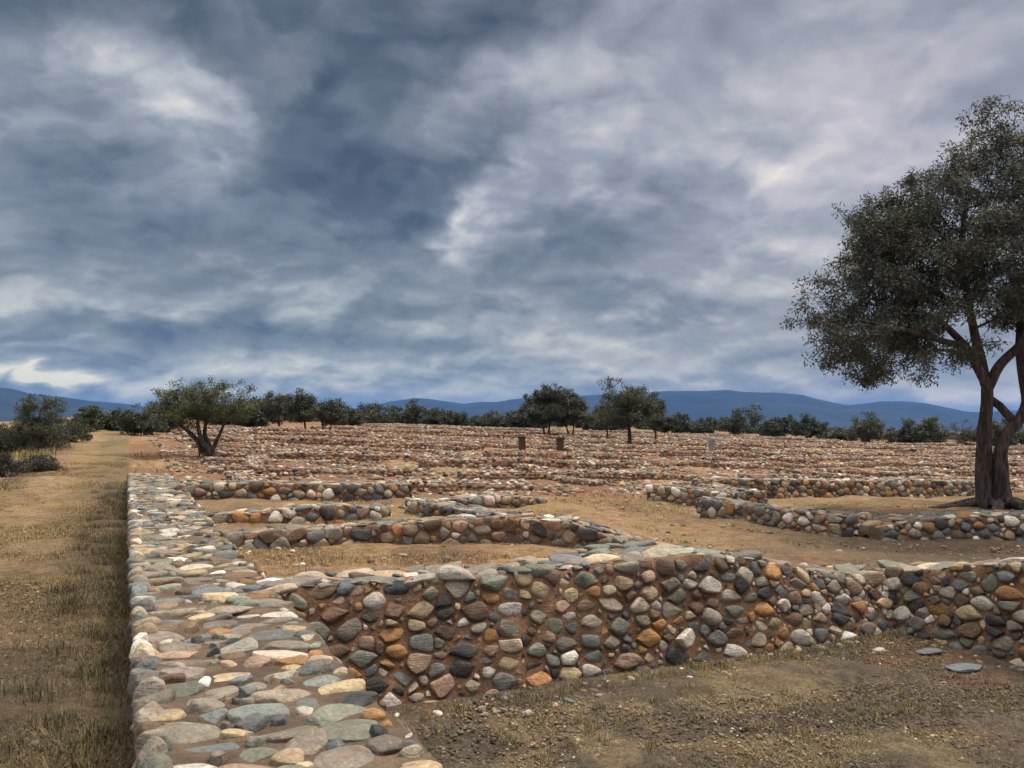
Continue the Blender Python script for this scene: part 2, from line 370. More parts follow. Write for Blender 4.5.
def fine_wall(name, label, st, group, seed, ends=(False, True), lev=2, singles=0, core=M_mortar, du=.05, amp=.016, fs=FACE_SIZES, ts=TOP_SIZES, view=None, extra=None, wf=W_FACE, wt=W_TOP, back=True, topflat=None, skip=()):
    r = np.random.default_rng(seed); S = np.asarray(st, float); org = (S[:, 0]+S[:, 3]).mean(0)/2
    root = thing(name, label, 'stone wall', org, group); root['kind'] = 'thing'
    V, F = loft(S, du, (14, 12, 4) if du < .09 else (6, 6, 3), amp, seed); mesh_obj('mortar_core', V, F, core, root, origin=org)
    items = []
    for key, fc in faces_of(S, ends).items():
        if (key == 'back' and not back) or key in skip: continue
        X = darts(fc.L, fc.H, ts if key == 'top' else fs, r)
        if not len(X): continue
        if key == 'top': pl = place(fc, X, r, flat=topflat, sink=.66, gap=.013) if topflat else place(fc, X, r, .5, .4, gap=.005)
        else: pl = place(fc, X, r, gap=.014)
        items.append((*pl, stone_cols(len(X), wt if key == 'top' else wf, r)))
    if extra: items += extra(r)
    cat = [np.concatenate([it[i] for it in items]) for i in range(9)]
    C, U, W, N, a, b, c, cut, cols = cat
    big = np.zeros(len(C), bool)
    if singles:
        sc = a*b/np.maximum(np.hypot(C[:, 0], C[:, 1])**2+1, 1)
        if view is not None: sc = sc*view(C)
        big[np.argsort(-sc)[:singles]] = True
    near = np.hypot(C[:, 0], C[:, 1])
    for i in np.where(big)[0]:
        k = slice(i, i+1); Vb, Fb = stone_batch(C[k], U[k], W[k], N[k], a[k], b[k], c[k], 3, r, cut=cut[k])
        v, f, cc = flat_batch(Vb, Fb, cols[k]); mesh_obj('stone', v, f, M_stone, root, cc, origin=org)
    parts = []
    for lv, mk in ((min(lev+1, 3), ~big & (near < 4.5)), (lev, ~big & (near >= 4.5))):
        if mk.any():
            Vb, Fb = stone_batch(C[mk], U[mk], W[mk], N[mk], a[mk], b[mk], c[mk], lv, r, cut=cut[mk]); parts.append(flat_batch(Vb, Fb, cols[mk]))
    v, f, cc = joint(parts); o = mesh_obj('stonework', v, f, M_stone, root, cc, origin=org); o['kind'] = 'stuff'
    return root
def pt(s, w, z): x, y = xy(s, w); return (float(x), float(y), float(z))
def line_wall(s0, w0, s1, w1, width, height, sag=None, bury=.12, batter=.04, steps=None, r=R):
    """stations of a wall on the ground from (s0,w0) to (s1,w1); its left-hand/nearer side is the front"""
    L = math.hypot(s1-s0, w1-w0); n = steps or max(2, int(L/.9)+1); st = []
    d = ((s1-s0)/L, (w1-w0)/L); nn = (-d[1], d[0])
    # front = the side nearer the eye
    mx, my = xy((s0+s1)/2, (w0+w1)/2); fx, fy = xy((s0+s1)/2+nn[0], (w0+w1)/2+nn[1])
    if math.hypot(fx, fy) > math.hypot(mx, my): nn = (-nn[0], -nn[1])
    for i in range(n):
        q = i/(n-1); s = s0+(s1-s0)*q+r.normal(0, .03); w = w0+(w1-w0)*q+r.normal(0, .03); g = float(ground_z(s, w))
        h = height*(1 if sag is None else np.interp(q, [x for x, _ in sag], [y for _, y in sag]))*r.uniform(.92, 1.08)
        hw = width/2; st.append([pt(s+nn[0]*(hw+batter), w+nn[1]*(hw+batter), g-bury), pt(s+nn[0]*hw, w+nn[1]*hw, g+h), pt(s-nn[0]*hw, w-nn[1]*hw, g+h), pt(s-nn[0]*(hw+batter), w-nn[1]*(hw+batter), g-bury)])
    return st
def rough_wall(name, label, st, group, seed, lev, a0, a1, bh, cat='stone wall', prof=(2, 2, 1), du=.5, wts=W_FAR, back=False):
    """a wall too far off to show single stones as parts: core and stones in one mesh"""
    r = np.random.default_rng(seed); S = np.asarray(st, float); org = (S[:, 0]+S[:, 3]).mean(0)/2
    V, F = loft(S, du, prof, .02, seed); parts = []
    for key, fc in faces_of(S).items():
        if key == 'back' and not back: continue
        if key == 'end1' and False: continue
        X = courses(fc.L, fc.H, a0, a1, bh if key != 'top' else bh*1.35, r)
        if not len(X): continue
        C, U, W, N, a, b, c, _ = place(fc, X, r, .55, .1); Vb, Fb = stone_batch(C, U, W, N, a, b, c, lev, r); parts.append(flat_batch(Vb, Fb, stone_cols(len(X), wts, r)))
    v, f, cc = joint(parts); k = len(V)
    allV = np.vstack([V, v]); allC = np.vstack([np.full((k, 3), .12), cc]); fq = [F[0], F[1], f+k]
    mi = np.concatenate([np.zeros(len(F[0])+len(F[1])), np.ones(len(f))])
    o = mesh_obj(name, allV, fq, None, None, allC, origin=org, mats=[M_mortar_far, M_stone if lev >= 1 else M_stone_far], midx=mi)
    o['kind'] = 'thing'; return tag(o, label, cat, group)
# ---------------------------------------------------------------- trees
def tubes(P, par, rad, sides=6, rough=0., seed=0):
    """limbs as tapered tubes along the edges child -> parent"""
    idx = np.where(par >= 0)[0]; A = P[par[idx]]; B = P[idx]; ra = np.minimum(rad[par[idx]], rad[idx]*1.35); rb = rad[idx]
    d = unit(B-A); ref = np.where(np.abs(d[:, 2:]) > .95, np.array([[1., 0, 0]]), np.array([[0, 0, 1.]])); u = unit(np.cross(d, ref)); v = np.cross(d, u)
    an = np.arange(sides)*2*math.pi/sides; ring = u[:, None]*np.cos(an)[None, :, None]+v[:, None]*np.sin(an)[None, :, None]
    A = A-d*(ra*.25)[:, None]; B = B+d*(rb*.25)[:, None]
    Va = A[:, None]+ring*ra[:, None, None]; Vb = B[:, None]+ring*rb[:, None, None]
    V = np.concatenate([Va, Vb], 1).reshape(-1, 3); n = len(idx); k = 2*sides; j = np.arange(sides); j2 = (j+1) % sides
    F = (np.stack([j, j2, sides+j2, sides+j], -1)[None]+(np.arange(n)*k)[:, None, None]).reshape(-1, 4)
    return V, F
def sweep(pts, rads, sides=14, seed=0, rough=.12, step=.07):
    """one thick limb as a continuous gnarled surface"""
    r = np.random.default_rng(seed); pts = np.asarray(pts, float); T = np.concatenate([[0], np.cumsum(np.linalg.norm(np.diff(pts, axis=0), axis=1))])
    n = max(4, int(T[-1]/step)); t = np.linspace(0, T[-1], n)
    # smooth the way by averaging
    tt = t[:, None]+np.linspace(-.12, .12, 7)[None]*min(1, T[-1]); tt = np.clip(tt, 0, T[-1]); C = np.stack([np.interp(tt, T, pts[:, i]).mean(1) for i in range(3)], -1); C[0] = pts[0]; C[-1] = pts[-1]
    rr = np.interp(t, T, rads); d = unit(np.gradient(C, axis=0)); u = unit(np.cross(d, np.array([[0.05, 1., 0.1]]))); v = np.cross(d, u)
    an = np.arange(sides)*2*math.pi/sides; lob = r.uniform(0, 6.28, 4); tw = r.uniform(.6, 1.6)
    f = 1+rough*(np.sin(3*an[None]+tw*t[:, None]*1.4+lob[0])+.7*np.sin(5*an[None]-tw*t[:, None]+lob[1])+.6*np.sin(2*an[None]+lob[2]+t[:, None]*3.1)+.5*np.sin(7*an[None]+t[:, None]*5+lob[3]))
    G = C[:, None]+(u[:, None]*np.cos(an)[None, :, None]+v[:, None]*np.sin(an)[None, :, None])*(rr[:, None]*f)[..., None]
    i = np.arange(n-1)[:, None]*sides+np.arange(sides)[None]; j = np.arange(n-1)[:, None]*sides+(np.arange(sides)[None]+1) % sides
    F = np.stack([i, j, j+sides, i+sides], -1).reshape(-1, 4)
    return G.reshape(-1, 3), F
def foliage(C, per, spread, ln, wd, cols, r, droop=.2, axis=None, tone=None):
    """leaves (small lance-shaped faces) about the twig ends C"""
    n = len(C); M = n*per; g = r.normal(0, 1, (M, 3)); g = unit(g)*(r.random((M, 1))**.5)
    P = np.repeat(C, per, 0)+g*spread*np.array([1, 1, .8]); d = unit(g*.6+r.normal(0, .8, (M, 3))+np.array([0, 0, -droop])); o = unit(np.cross(d, r.normal(0, 1, (M, 3))))
    L = ln*r.uniform(.6, 1.25, (M, 1)); Wd = wd*r.uniform(.7, 1.2, (M, 1))
    V = np.stack([P, P+d*L*.5+o*Wd*.5, P+d*L, P+d*L*.5-o*Wd*.5], 1).reshape(-1, 3); F = np.arange(M*4).reshape(-1, 4)
    base = np.asarray(cols)[r.integers(0, len(cols), n)]*np.exp(r.normal(0, .22, (n, 1)))
    c = np.repeat(base, per, 0)*np.exp(r.normal(0, .25, (M, 1)))
    return V, F, np.repeat(c, 4, 0)
def crown_points(ells, n, r, clump=5, cr=.25, reject=None):
    out = []; wts = np.array([e[3]*e[4]*e[5]*(e[6] if len(e) > 6 else 1) for e in ells]); m = max(1, n//clump)
    k = r.choice(len(ells), m, p=wts/wts.sum())
    for i in k:
        e = ells[i]; g = unit(r.normal(0, 1, 3))*r.random()**.38; c = np.array(e[:3])+g*np.array(e[3:6])
        out.append(c[None]+r.normal(0, 1, (clump, 3))*cr*np.array([1, 1, .7]))
    P = np.vstack(out)
    if reject is not None: P = P[~reject(P)]
    return P
def skeleton(limbs, pts, r, r_twig, expo=2.3, step=.35, wig=.12):
    """join the twig ends to the limbs by the shortest ways; girth follows from what each branch carries"""
    P = []; par = []; fixed = []; cost = []
    for pl, rad, attach in limbs:
        pl = np.asarray(pl, float); T = np.concatenate([[0], np.cumsum(np.linalg.norm(np.diff(pl, axis=0), axis=1))]); n = max(2, int(T[-1]/step)+1); t = np.linspace(0, T[-1], n)
        Q = np.stack([np.interp(t, T, pl[:, i]) for i in range(3)], -1); rr = np.interp(t, T, rad)
        prev = -1
        if attach and P: prev = int(np.argmin(np.linalg.norm(np.array(P)-Q[0], axis=1)))
        for i in range(n):
            P.append(Q[i]); par.append(prev); fixed.append(rr[i]); cost.append((cost[prev]+np.linalg.norm(Q[i]-P[prev])) if prev >= 0 else 0); prev = len(P)-1
    nl = len(P); A = np.array(P)
    d0 = np.min(np.linalg.norm(pts[:, None]-A[None], axis=2), axis=1); order = np.argsort(d0)
    cap = nl+len(pts)*3+10; Q = np.zeros((cap, 3)); Q[:nl] = A; cs = np.zeros(cap); cs[:nl] = cost; par = par+[-1]*(cap-nl); m = nl; ends = []
    hz = A[:, 2].max()
    low = np.zeros(cap, bool); low[:nl] = (A[:, 2] < .45*hz)      # no twigs straight off the bole
    for i in order:
        p = pts[i]; dd = np.linalg.norm(Q[:m]-p, axis=1); dd = dd+.25*cs[:m]+low[:m]*1.0; j = int(np.argmin(dd)); L = np.linalg.norm(Q[j]-p); prev = j
        k = 2 if L > .5 else (1 if L > .2 else 0)
        for q in range(1, k+1):
            x = Q[j]+(p-Q[j])*(q/(k+1))+r.normal(0, 1, 3)*wig*L*.5+np.array([0, 0, .06*L]); Q[m] = x; cs[m] = cs[prev]+np.linalg.norm(x-Q[prev]); par[m] = prev; prev = m; m += 1
        Q[m] = p; cs[m] = cs[prev]+np.linalg.norm(p-Q[prev]); par[m] = prev; ends.append(m); m += 1
    Q = Q[:m]; par = np.array(par[:m]); acc = np.zeros(m); rad = np.zeros(m)
    leafs = np.ones(m, bool); leafs[par[par >= 0]] = False; acc[leafs] = r_twig**expo
    for i in np.argsort(-cs[:m]):
        if par[i] >= 0: acc[par[i]] += acc[i]
    rad = acc**(1/expo); rad[:nl] = np.maximum(fixed, 0.0)
    for i in np.argsort(cs[:m]):
        if par[i] >= 0 and i >= nl: rad[i] = min(rad[i], rad[par[i]]*.8+.001)
    return Q, par, rad, nl
def make_tree(name, label, loc, limbs, ells, n, per, spread, leaf, cols, seed, group=None, clump=5, cr=.25, reject=None, r_twig=.006, thick=True, sides=5, cat='tree', droop=.2, bare=None, trunk_mat=None):
    r = np.random.default_rng(seed); root = thing(name, label, cat, loc, group); tm = trunk_mat or M_bark
    pts = crown_points(ells, n, r, clump, cr, reject)
    Q, par, rad, nl = skeleton(limbs, pts, r, r_twig)
    if thick:
        parts = []
        for i, (pl, rd, att) in enumerate(limbs):
            V, F = sweep(pl, rd, 14 if max(rd) > .08 else 8, seed+i, step=.06 if max(rd) > .08 else .15); parts.append((V, F, np.zeros((len(V), 3))))
        k = np.arange(len(Q)) >= nl; pr = par.copy(); pr[~k] = -1
        V, F = tubes(Q, pr, rad, sides); parts.append((V, F, np.zeros((len(V), 3)))); v, f, _ = joint(parts); mesh_obj('trunk', v, f, tm, root)

    else:
        V, F = tubes(Q, par, rad, sides); mesh_obj('trunk', V, F, tm, root)
    lp = pts if bare is None else pts[~bare(pts, r)]
    V, F, c = foliage(lp, per, spread, leaf[0], leaf[1], cols, r, droop); mesh_obj('crown', V, F, M_leaf, root, c)
    return root
def copy_tree(root, loc, sc, rz, label, group=None):
    c = root.copy(); COL.objects.link(c); c.location = loc; c.scale = sc if hasattr(sc, '__len__') else (sc,)*3; c.rotation_euler = (0, 0, rz); c['label'] = label
    if group: c['group'] = group
    for ch in list(root.children):
        d = ch.copy(); COL.objects.link(d); d.parent = c
        for g in ch.children: e = g.copy(); COL.objects.link(e); e.parent = d
    return c
def spot(px, Y):
    """a place on the ground Y metres out along the sight line px"""
    x = (px-512)/797*Y; return (x, Y, float(ground_z(*sw(x, Y)))-.03)
OLIVE = [(.055,.067,.046),(.078,.092,.066),(.04,.05,.036),(.112,.125,.095)]
GREEN = [(.065,.088,.024),(.10,.12,.038),(.042,.058,.018),(.13,.145,.05)]
DARK = [(.034,.046,.02),(.05,.064,.026),(.066,.08,.032)]
DUSTY = [(.06,.065,.04),(.085,.088,.06),(.05,.052,.035)]
BROWNISH = [(.075,.07,.035),(.10,.085,.05),(.055,.055,.03)]
# ================================================================ GROUND
def ground_colour(s, w, x, y):
    nz = noise2(s, w, 3, 4, .8); nb = noise2(s, w, 9, 3, .25); n = len(s)
    def C(*c): return np.array(c)[None]
    def blend(a, b, k): return a*(1-k[:, None])+b*k[:, None]
    dist = np.hypot(x, y)
    field = blend(C(.24,.13,.07)*np.ones((n, 1)), C(.36,.25,.125), sstep(.1, .9, nz+.6*nb)*.75)
    grass_far = blend(C(.28,.21,.10)*np.ones((n, 1)), C(.17,.13,.06), sstep(-.3, .6, nb))
    c = field
    c = blend(c, blend(C(.33,.22,.108)*np.ones((n, 1)), C(.21,.135,.075), sstep(-.1, .8, noise2(s, w, 23, 4, 1.6))), sstep(.5, 1.2, w)*sstep(15.6, 15.0, s)*.9)
    # the big olive's shadow, painted into the ground colour as a dark patch
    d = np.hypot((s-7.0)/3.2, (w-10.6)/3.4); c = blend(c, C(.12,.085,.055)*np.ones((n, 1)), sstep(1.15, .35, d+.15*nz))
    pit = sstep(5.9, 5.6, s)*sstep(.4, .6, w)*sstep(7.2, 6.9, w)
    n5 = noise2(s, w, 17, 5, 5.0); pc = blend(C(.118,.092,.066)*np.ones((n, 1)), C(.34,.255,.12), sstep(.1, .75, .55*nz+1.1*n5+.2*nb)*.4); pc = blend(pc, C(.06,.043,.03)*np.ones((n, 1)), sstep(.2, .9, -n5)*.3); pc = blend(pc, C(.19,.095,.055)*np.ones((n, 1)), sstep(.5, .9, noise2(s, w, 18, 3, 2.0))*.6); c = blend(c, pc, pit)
    # the path and the bank on the outer side of the long wall
    out = sstep(.25, .02, w)
    n6 = noise2(s, w, 19, 4, 2.6); n7 = noise2(s, w, 29, 5, 1.5); pth = blend(C(.235,.165,.082)*np.ones((n, 1)), C(.165,.135,.062), sstep(-.1, .7, nz+nb*.5)); pth = blend(pth, C(.19,.10,.06)*np.ones((n, 1)), sstep(.1, .8, n6)*.55)
    near = sstep(8.5, 3.5, s+.8*nz); pth = blend(pth, C(.165,.115,.055)*np.ones((n, 1)), near*.6)
    pth = blend(pth, C(.13,.095,.05)*np.ones((n, 1)), sstep(.0, .8, n7)*.6*sstep(30, 12, s)); heath = blend(C(.085,.062,.034)*np.ones((n, 1)), C(.15,.105,.055), sstep(0, .8, n6)); pth = blend(pth, heath, sstep(-.85, -.3, w+.22*nz+.1*n6)*sstep(24, 15, s)*.85)
    h2 = np.hypot((s-6.6)/1.9, (w+1.05)/.5); pth = blend(pth, heath*1.25, sstep(1.1, .5, h2+.25*nz)*.6)
    track = np.exp(-((w+1.35+.12*nb)/.5)**4)*(.35+.65*sstep(5, 14, s)); pth = blend(pth, blend(C(.35,.24,.12)*np.ones((n, 1)), C(.27,.165,.09), sstep(-.2, .8, n6)), track*.65)
    left = sstep(-1.75, -2.15, w+.15*nz)*sstep(30, 20, s); pth = blend(pth, blend(C(.17,.135,.06)*np.ones((n, 1)), C(.10,.062,.04), sstep(-.1, .7, n7)), left*.7)
    bank = blend(C(.34,.25,.095)*np.ones((n, 1)), C(.14,.11,.05), sstep(-.1, .5, nz)); pth = blend(pth, bank, sstep(-2.0, -2.9, w))
    c = blend(c, pth, out)
    c = blend(c, grass_far*.9, sstep(95, 140, dist)); c = blend(c, C(.10,.10,.05)*np.ones((n, 1)), sstep(140, 500, dist)*.8)
    return c
def build_ground():
    ang = np.concatenate([np.linspace(-48, 48, 620), np.linspace(48, 312, 160)[1:-1]])*math.pi/180
    rad = np.concatenate([[.02], np.geomspace(.35, 14000, 800)])
    Rr, A = np.meshgrid(rad, ang, indexing='ij'); X = Rr*np.sin(A); Y = Rr*np.cos(A); s, w = sw(X, Y)
    Z = ground_z(s, w)
    amp = np.clip(Rr*.004, .012, .06)*sstep(400, 100, Rr)
    Z = Z+amp*noise2(s, w, 21, 4, 2.2)
    # the path's hollow and the terrace that holds the big olive are part of ground_z
    n, m = X.shape; V = np.stack([X, Y, Z], -1).reshape(-1, 3); i = np.arange(n-1)[:, None]*m+np.arange(m)[None]; j = np.arange(n-1)[:, None]*m+(np.arange(m)[None]+1) % m
    F = np.stack([i, i+m, j+m, j], -1).reshape(-1, 4)
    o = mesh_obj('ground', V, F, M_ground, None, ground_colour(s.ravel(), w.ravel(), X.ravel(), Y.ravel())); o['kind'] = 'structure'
build_ground()

# ================================================================ NEAR WALLS
def cutoff(C): return np.where((C[:, 1] > 2.0), 1., .02)
st = []
for s in np.arange(-1.2, 20.6, .55):
    zt = .0+max(0, s-10)*.008; zl = float(ground_z(s, -.15)); zr = float(ground_z(s, 1.3)) if s > 6 else -.83
    j = R.normal(0, .018); st.append([pt(s, .07, zl-.15), pt(s, .055, zt), pt(s, .97+j, zt-.01), pt(s, 1.03+j, zr-.15)])
def w1_edge(r):
    """the straight outer row of pale stones"""
    out = []; X = []; s = -1.0
    while s < 20.2:
        L = r.uniform(.09, .2); X.append((s+L/2, 0., L/2, r.uniform(.05, .08), 0)); X[-1] = (X[-1][0], .045+X[-1][3], *X[-1][2:]); s += L+.015
    X = np.array(X); C = np.stack([np.array(pt(a, b, max(0, a-10)*.008-.02)) for a, b, *_ in X]); n = len(X)
    U = np.tile(np.array([[-ST, CT, 0]]), (n, 1)); W = np.tile(np.array([[CT, ST, 0]]), (n, 1)); N = np.tile(np.array([[0, 0, 1.]]), (n, 1))
    wt = W_TOP*np.array([1,1.3,1.3,2.6,1.4,.6,.6,.1,1,1.5,1.5,1.5]); return [(C, U, W, N, X[:, 2], X[:, 3], np.full(n, .07), np.tile(np.array([1., 0, 9.]), (n, 10, 1)), stone_cols(n, wt, r))]
# keep the thrown stones clear of that row by narrowing the top
class W1Wall: pass
S1 = np.asarray(st)
fine_wall('long_wall', 'broad cobble-topped long wall running away beside the grass path', st, None, 11, ends=(True, True), lev=2, singles=80, core=M_mortar_grey, view=cutoff, extra=w1_edge, ts=[(.07,.11,.11,.17,80),(.05,.085,.075,.12,260),(.035,.06,.05,.085,320),(.02,.035,.025,.045,260)], topflat=.042, back=True, skip=('front',))
# the wall across, facing us over the sunken room
st2 = [(.9,5.36,5.76,6.15,0.0),(1.6,5.36,5.72,6.14,.0),(2.4,5.34,5.66,6.1,.0),(3.2,5.32,5.6,6.12,.0),(3.8,5.3,5.54,6.3,.03),(4.5,5.28,5.5,6.4,.03),(5.1,5.27,5.46,6.35,-.06),(5.7,5.27,5.46,6.2,-.19),(6.3,5.28,5.48,6.1,-.29),(6.75,5.3,5.5,6.1,-.31)]
st = [[pt(a, w, -.92), pt(b, w, z), pt(c, w, z), pt(c+.04, w, -.5)] for w, a, b, c, z in st2]
fine_wall('cross_wall', 'near mortared cobble wall across the sunken room, its many-coloured face towards the viewer', st, None, 12, ends=(False, False), lev=2, singles=70, view=cutoff, du=.05)
st = [[pt(s, 6.55+.03*(5.8-s), -.95), pt(s, 6.72+.03*(5.8-s), z), pt(s, 7.5, z), pt(s, 7.55, -.6)] for s, z in ((5.75, -.3), (5.2, -.23), (4.6, -.09), (4.0, .04), (3.2, .08), (2.2, .09), (1.0, .09))]
fine_wall('side_wall', 'cobble wall closing the right side of the sunken room, broad flat-topped', st, None, 13, ends=(False, False), lev=2, singles=30, view=cutoff)

# ================================================================ WALLS OF THE ROOMS BEHIND
MS = [(.10,.15,.06,.09,90),(.06,.10,.045,.07,220),(.035,.06,.028,.045,350)]
def mid_wall(name, label, seed, *a, singles=0, lev=1, ends=(True, True), core=M_mortar, wf=W_FACE, **k):
    return fine_wall(name, label, line_wall(*a, r=np.random.default_rng(seed), **k), None, seed, ends=ends, lev=lev, singles=singles, view=cutoff, fs=MS, ts=MS, du=.12, wf=wf, core=core, back=False)
mid_wall('room_wall', 'low cobble wall along the far side of the grassy room, leaving the long wall', 21, 10.0, 1.0, 9.75, 5.0, .42, .27, singles=14, lev=2, sag=[(0, .5), (.45, .8), (.7, 1.1), (1, 1.25)])
mid_wall('room_wall', 'short sunken cobble wall with a broken end, closing the grassy room on the right', 22, 9.9, 4.75, 8.35, 5.75, .5, .3, singles=12, lev=2, sag=[(0, 1.1), (.6, 1.0), (1, .5)])
mid_wall('room_wall', 'thin one-course cobble wall between the two narrow grass strips', 23, 12.25, 1.05, 12.55, 3.8, .4, .22, sag=[(0, .6), (.6, 1), (1, .8)])
mid_wall('room_wall', 'short cobble wall slanting off the bend of the grassy room wall', 24, 13.0, 4.5, 10.3, 5.0, .45, .25)
mid_wall('room_wall', 'short detached cobble wall of two steps in the clearing', 25, 14.0, 5.0, 14.2, 7.5, .5, .22, sag=[(0, .5), (.4, 1.2), (1, .6)])
mid_wall('room_wall', 'long low row of cobbles beyond the second grass strip, ending at the long wall', 26, 15.7, .95, 15.6, 5.2, .5, .3)
mid_wall('room_wall', 'cobble wall stub standing end-on at the far edge of the open ground', 27, 15.0, 10.9, 12.9, 11.3, .6, .34)
mid_wall('room_wall', 'low cobble wall along the open ground leading towards the big olive', 28, 12.3, 10.1, 8.9, 10.3, .55, .3, singles=10)
tst = [[pt(s-.42, w, -.75), pt(s-.3, w, z), pt(s+.35, w, z+.01), pt(s+.4, w, -.7)] for s, w, z in ((8.75,10.2,-.36),(8.6,10.9,-.27),(8.4,11.8,-.25),(8.2,12.7,-.24),(8.0,13.6,-.26),(7.8,14.6,-.28),(7.6,15.8,-.3))]
fine_wall('terrace_wall', 'earthy cobble terrace wall under the big olive with roots over it', tst, None, 29, lev=1, fs=MS, ts=MS, du=.12, core=M_mortar_grey, back=False)
mid_wall('room_wall', 'long straight cobble wall behind the tan strip, left of the big olive', 30, 15.6, 12.6, 15.0, 22.5, .6, .42)
mid_wall('room_wall', 'cobble wall joining the straight wall at right angles behind the tan strip', 31, 15.4, 12.7, 13.2, 12.2, .5, .32)

# ================================================================ THE FIELD OF RUINS
def far_limit(px): return np.interp(px, [-200, 100, 150, 240, 320, 400, 640, 700, 860, 1000, 1300], [40, 40, 45, 56, 75, 103, 106, 108, 92, 88, 84])
LAND = [(204, 26, 'spreading tree'), (522, 39, 'left brown pillar'), (560, 39, 'right brown pillar'), (628, 53, 'lone green tree'), (711, 42, 'white info stand'), (992, 15, 'big olive'), (305, 63, 'small dark trees'), (850, 75, 'tall green bush')]
ORD = ['first','second','third','fourth','fifth','sixth','seventh','eighth','ninth','tenth','eleventh','twelfth','thirteenth','fourteenth','fifteenth','sixteenth','seventeenth','eighteenth','nineteenth','twentieth']
rw = np.random.default_rng(77); segs = []
s = 17.6
while s < 106:
    wmax = 1.68*s+3; w = 1.0 if s < 19.5 else max(.9, 1.0+(s-19.5)*.05+rw.uniform(0, 1))
    while w < wmax:
        L = rw.uniform(3, 7)*(1+s/55); j = rw.normal(0, .7); segs.append((s+j+rw.normal(0, .2), w, s+j+rw.normal(0, .2), min(w+L, wmax+3), 'P')); w += L+rw.choice([.2, .8, 1.6, 2.8])*(1+s/80)
    nx = s+rw.uniform(1.8, 3.5)*(1+s/150)
    # walls along the other way, from this row to the next
    w = 2+rw.uniform(0, 4)
    while w < wmax:
        segs.append((s, w, nx+rw.uniform(-.6, 1.6), w+rw.normal(0, .15), 'D')); w += rw.uniform(4.0, 8.5)*(1+s/40)
    s = nx
recs = []
for (s0, w0, s1, w1, k) in segs:
    x, y = xy((s0+s1)/2, (w0+w1)/2)
    px = 512+797*x/y
    if px < 128 or px > 1090 or y > far_limit(px): continue
    # keep the clearing under the olive and the tan strip free
    recs.append((s0, w0, s1, w1, k, px, y))
recs.sort(key=lambda q: q[6])
count = {}
for i, (s0, w0, s1, w1, k, px, y) in enumerate(recs):
    h = rw.uniform(.14, .42) if k == 'P' else rw.uniform(.12, .36)
    if y < 26: lev, a0, a1, bh, du = 1, .045, .105, .048, .3
    elif y < 45: lev, a0, a1, bh, du = (1 if y < 30 else 0), .055, .125, .06, .5
    else: lev, a0, a1, bh, du = 0, .08, .17, .085, 1.
    stn = line_wall(s0, w0, s1, w1, rw.uniform(.42, .62), h, r=rw, sag=[(0, rw.uniform(.3, 1)), (.25, rw.uniform(.55, 1.15)), (.5, rw.uniform(.5, 1.15)), (.75, rw.uniform(.55, 1.15)), (1, rw.uniform(.3, 1))])
    j = int(np.argmin([abs(px-lp)*y/797*1.6+abs(y-ly) for lp, ly, _ in LAND])); lp, ly, nm = LAND[j]
    side = 'in front of' if y < ly-4 else ('beyond' if y > ly+4 else ('left of' if px < lp else 'right of'))
    way = 'crosswise' if k == 'P' else 'lengthwise'
    if y < 60:
        key = (way, side, nm); count[key] = count.get(key, 0)+1; c = count[key]
        o = ORD[c-1] if c <= 20 else None
        label = f'low {way} cobble wall {side} the {nm}, {o} from the viewer' if o else f'low {way} cobble wall {side} the {nm}, in its hindmost rows'
    else:
        label = f'distant {way} line of cobble wall {side} the {nm}'
    rough_wall('ruin_wall', label, stn, 'low cobble walls of the ruined houses', 300+i, lev, a0, a1, bh, du=du)
print('ruin walls', len(recs))

# ---------------------------------------------------------------- loose rubble over the field and near gravel
def strew(name, s, w, size, lev, wts, mat, seed, flat=.55, lift=.2, soil=False):
    r = np.random.default_rng(seed); n = len(s); x, y = xy(s, w); z = ground_z(s, w); a = size*r.uniform(.7, 1.3, n); b = a*r.uniform(.55, .95, n); c = a*flat*r.uniform(.6, 1.1, n)
    an = r.uniform(0, 6.28, n); N = unit(np.stack([r.normal(0, .2, n), r.normal(0, .2, n), np.ones(n)], 1)); U = unit(np.cross(np.stack([np.cos(an), np.sin(an), 0*an], 1), N)); W = np.cross(N, U)
    V, F = stone_batch(np.stack([x, y, z+c*lift], 1), U, W, N, a, b, c, lev, r); v, f, cc = flat_batch(V, F, (ground_colour(s, w, x, y)*np.exp(r.normal(-.05, .35, (n, 1))) if soil else stone_cols(n, wts, r))); o = mesh_obj(name, v, f, mat, None, cc); o['kind'] = 'stuff'; return o
r = np.random.default_rng(5)
s = r.uniform(16, 105, 60000); w = r.uniform(.9, 1, 60000)*0+r.random(60000)*(1.7*s+2)+1.0; x, y = xy(s, w); px = 512+797*x/y
k = (px > 130) & (px < 1060) & (y < far_limit(px)) & (noise2(s, w, 31, 3, .5) > -.35); s, w, y = s[k], w[k], y[k]; k = r.random(len(s)) < np.clip(11/ y, .08, .6)*1.6; s, w, y = s[k], w[k], y[k]
strew('rubble', s, w, .05+.0016*y, 0, W_FAR, M_stone_far, 41)
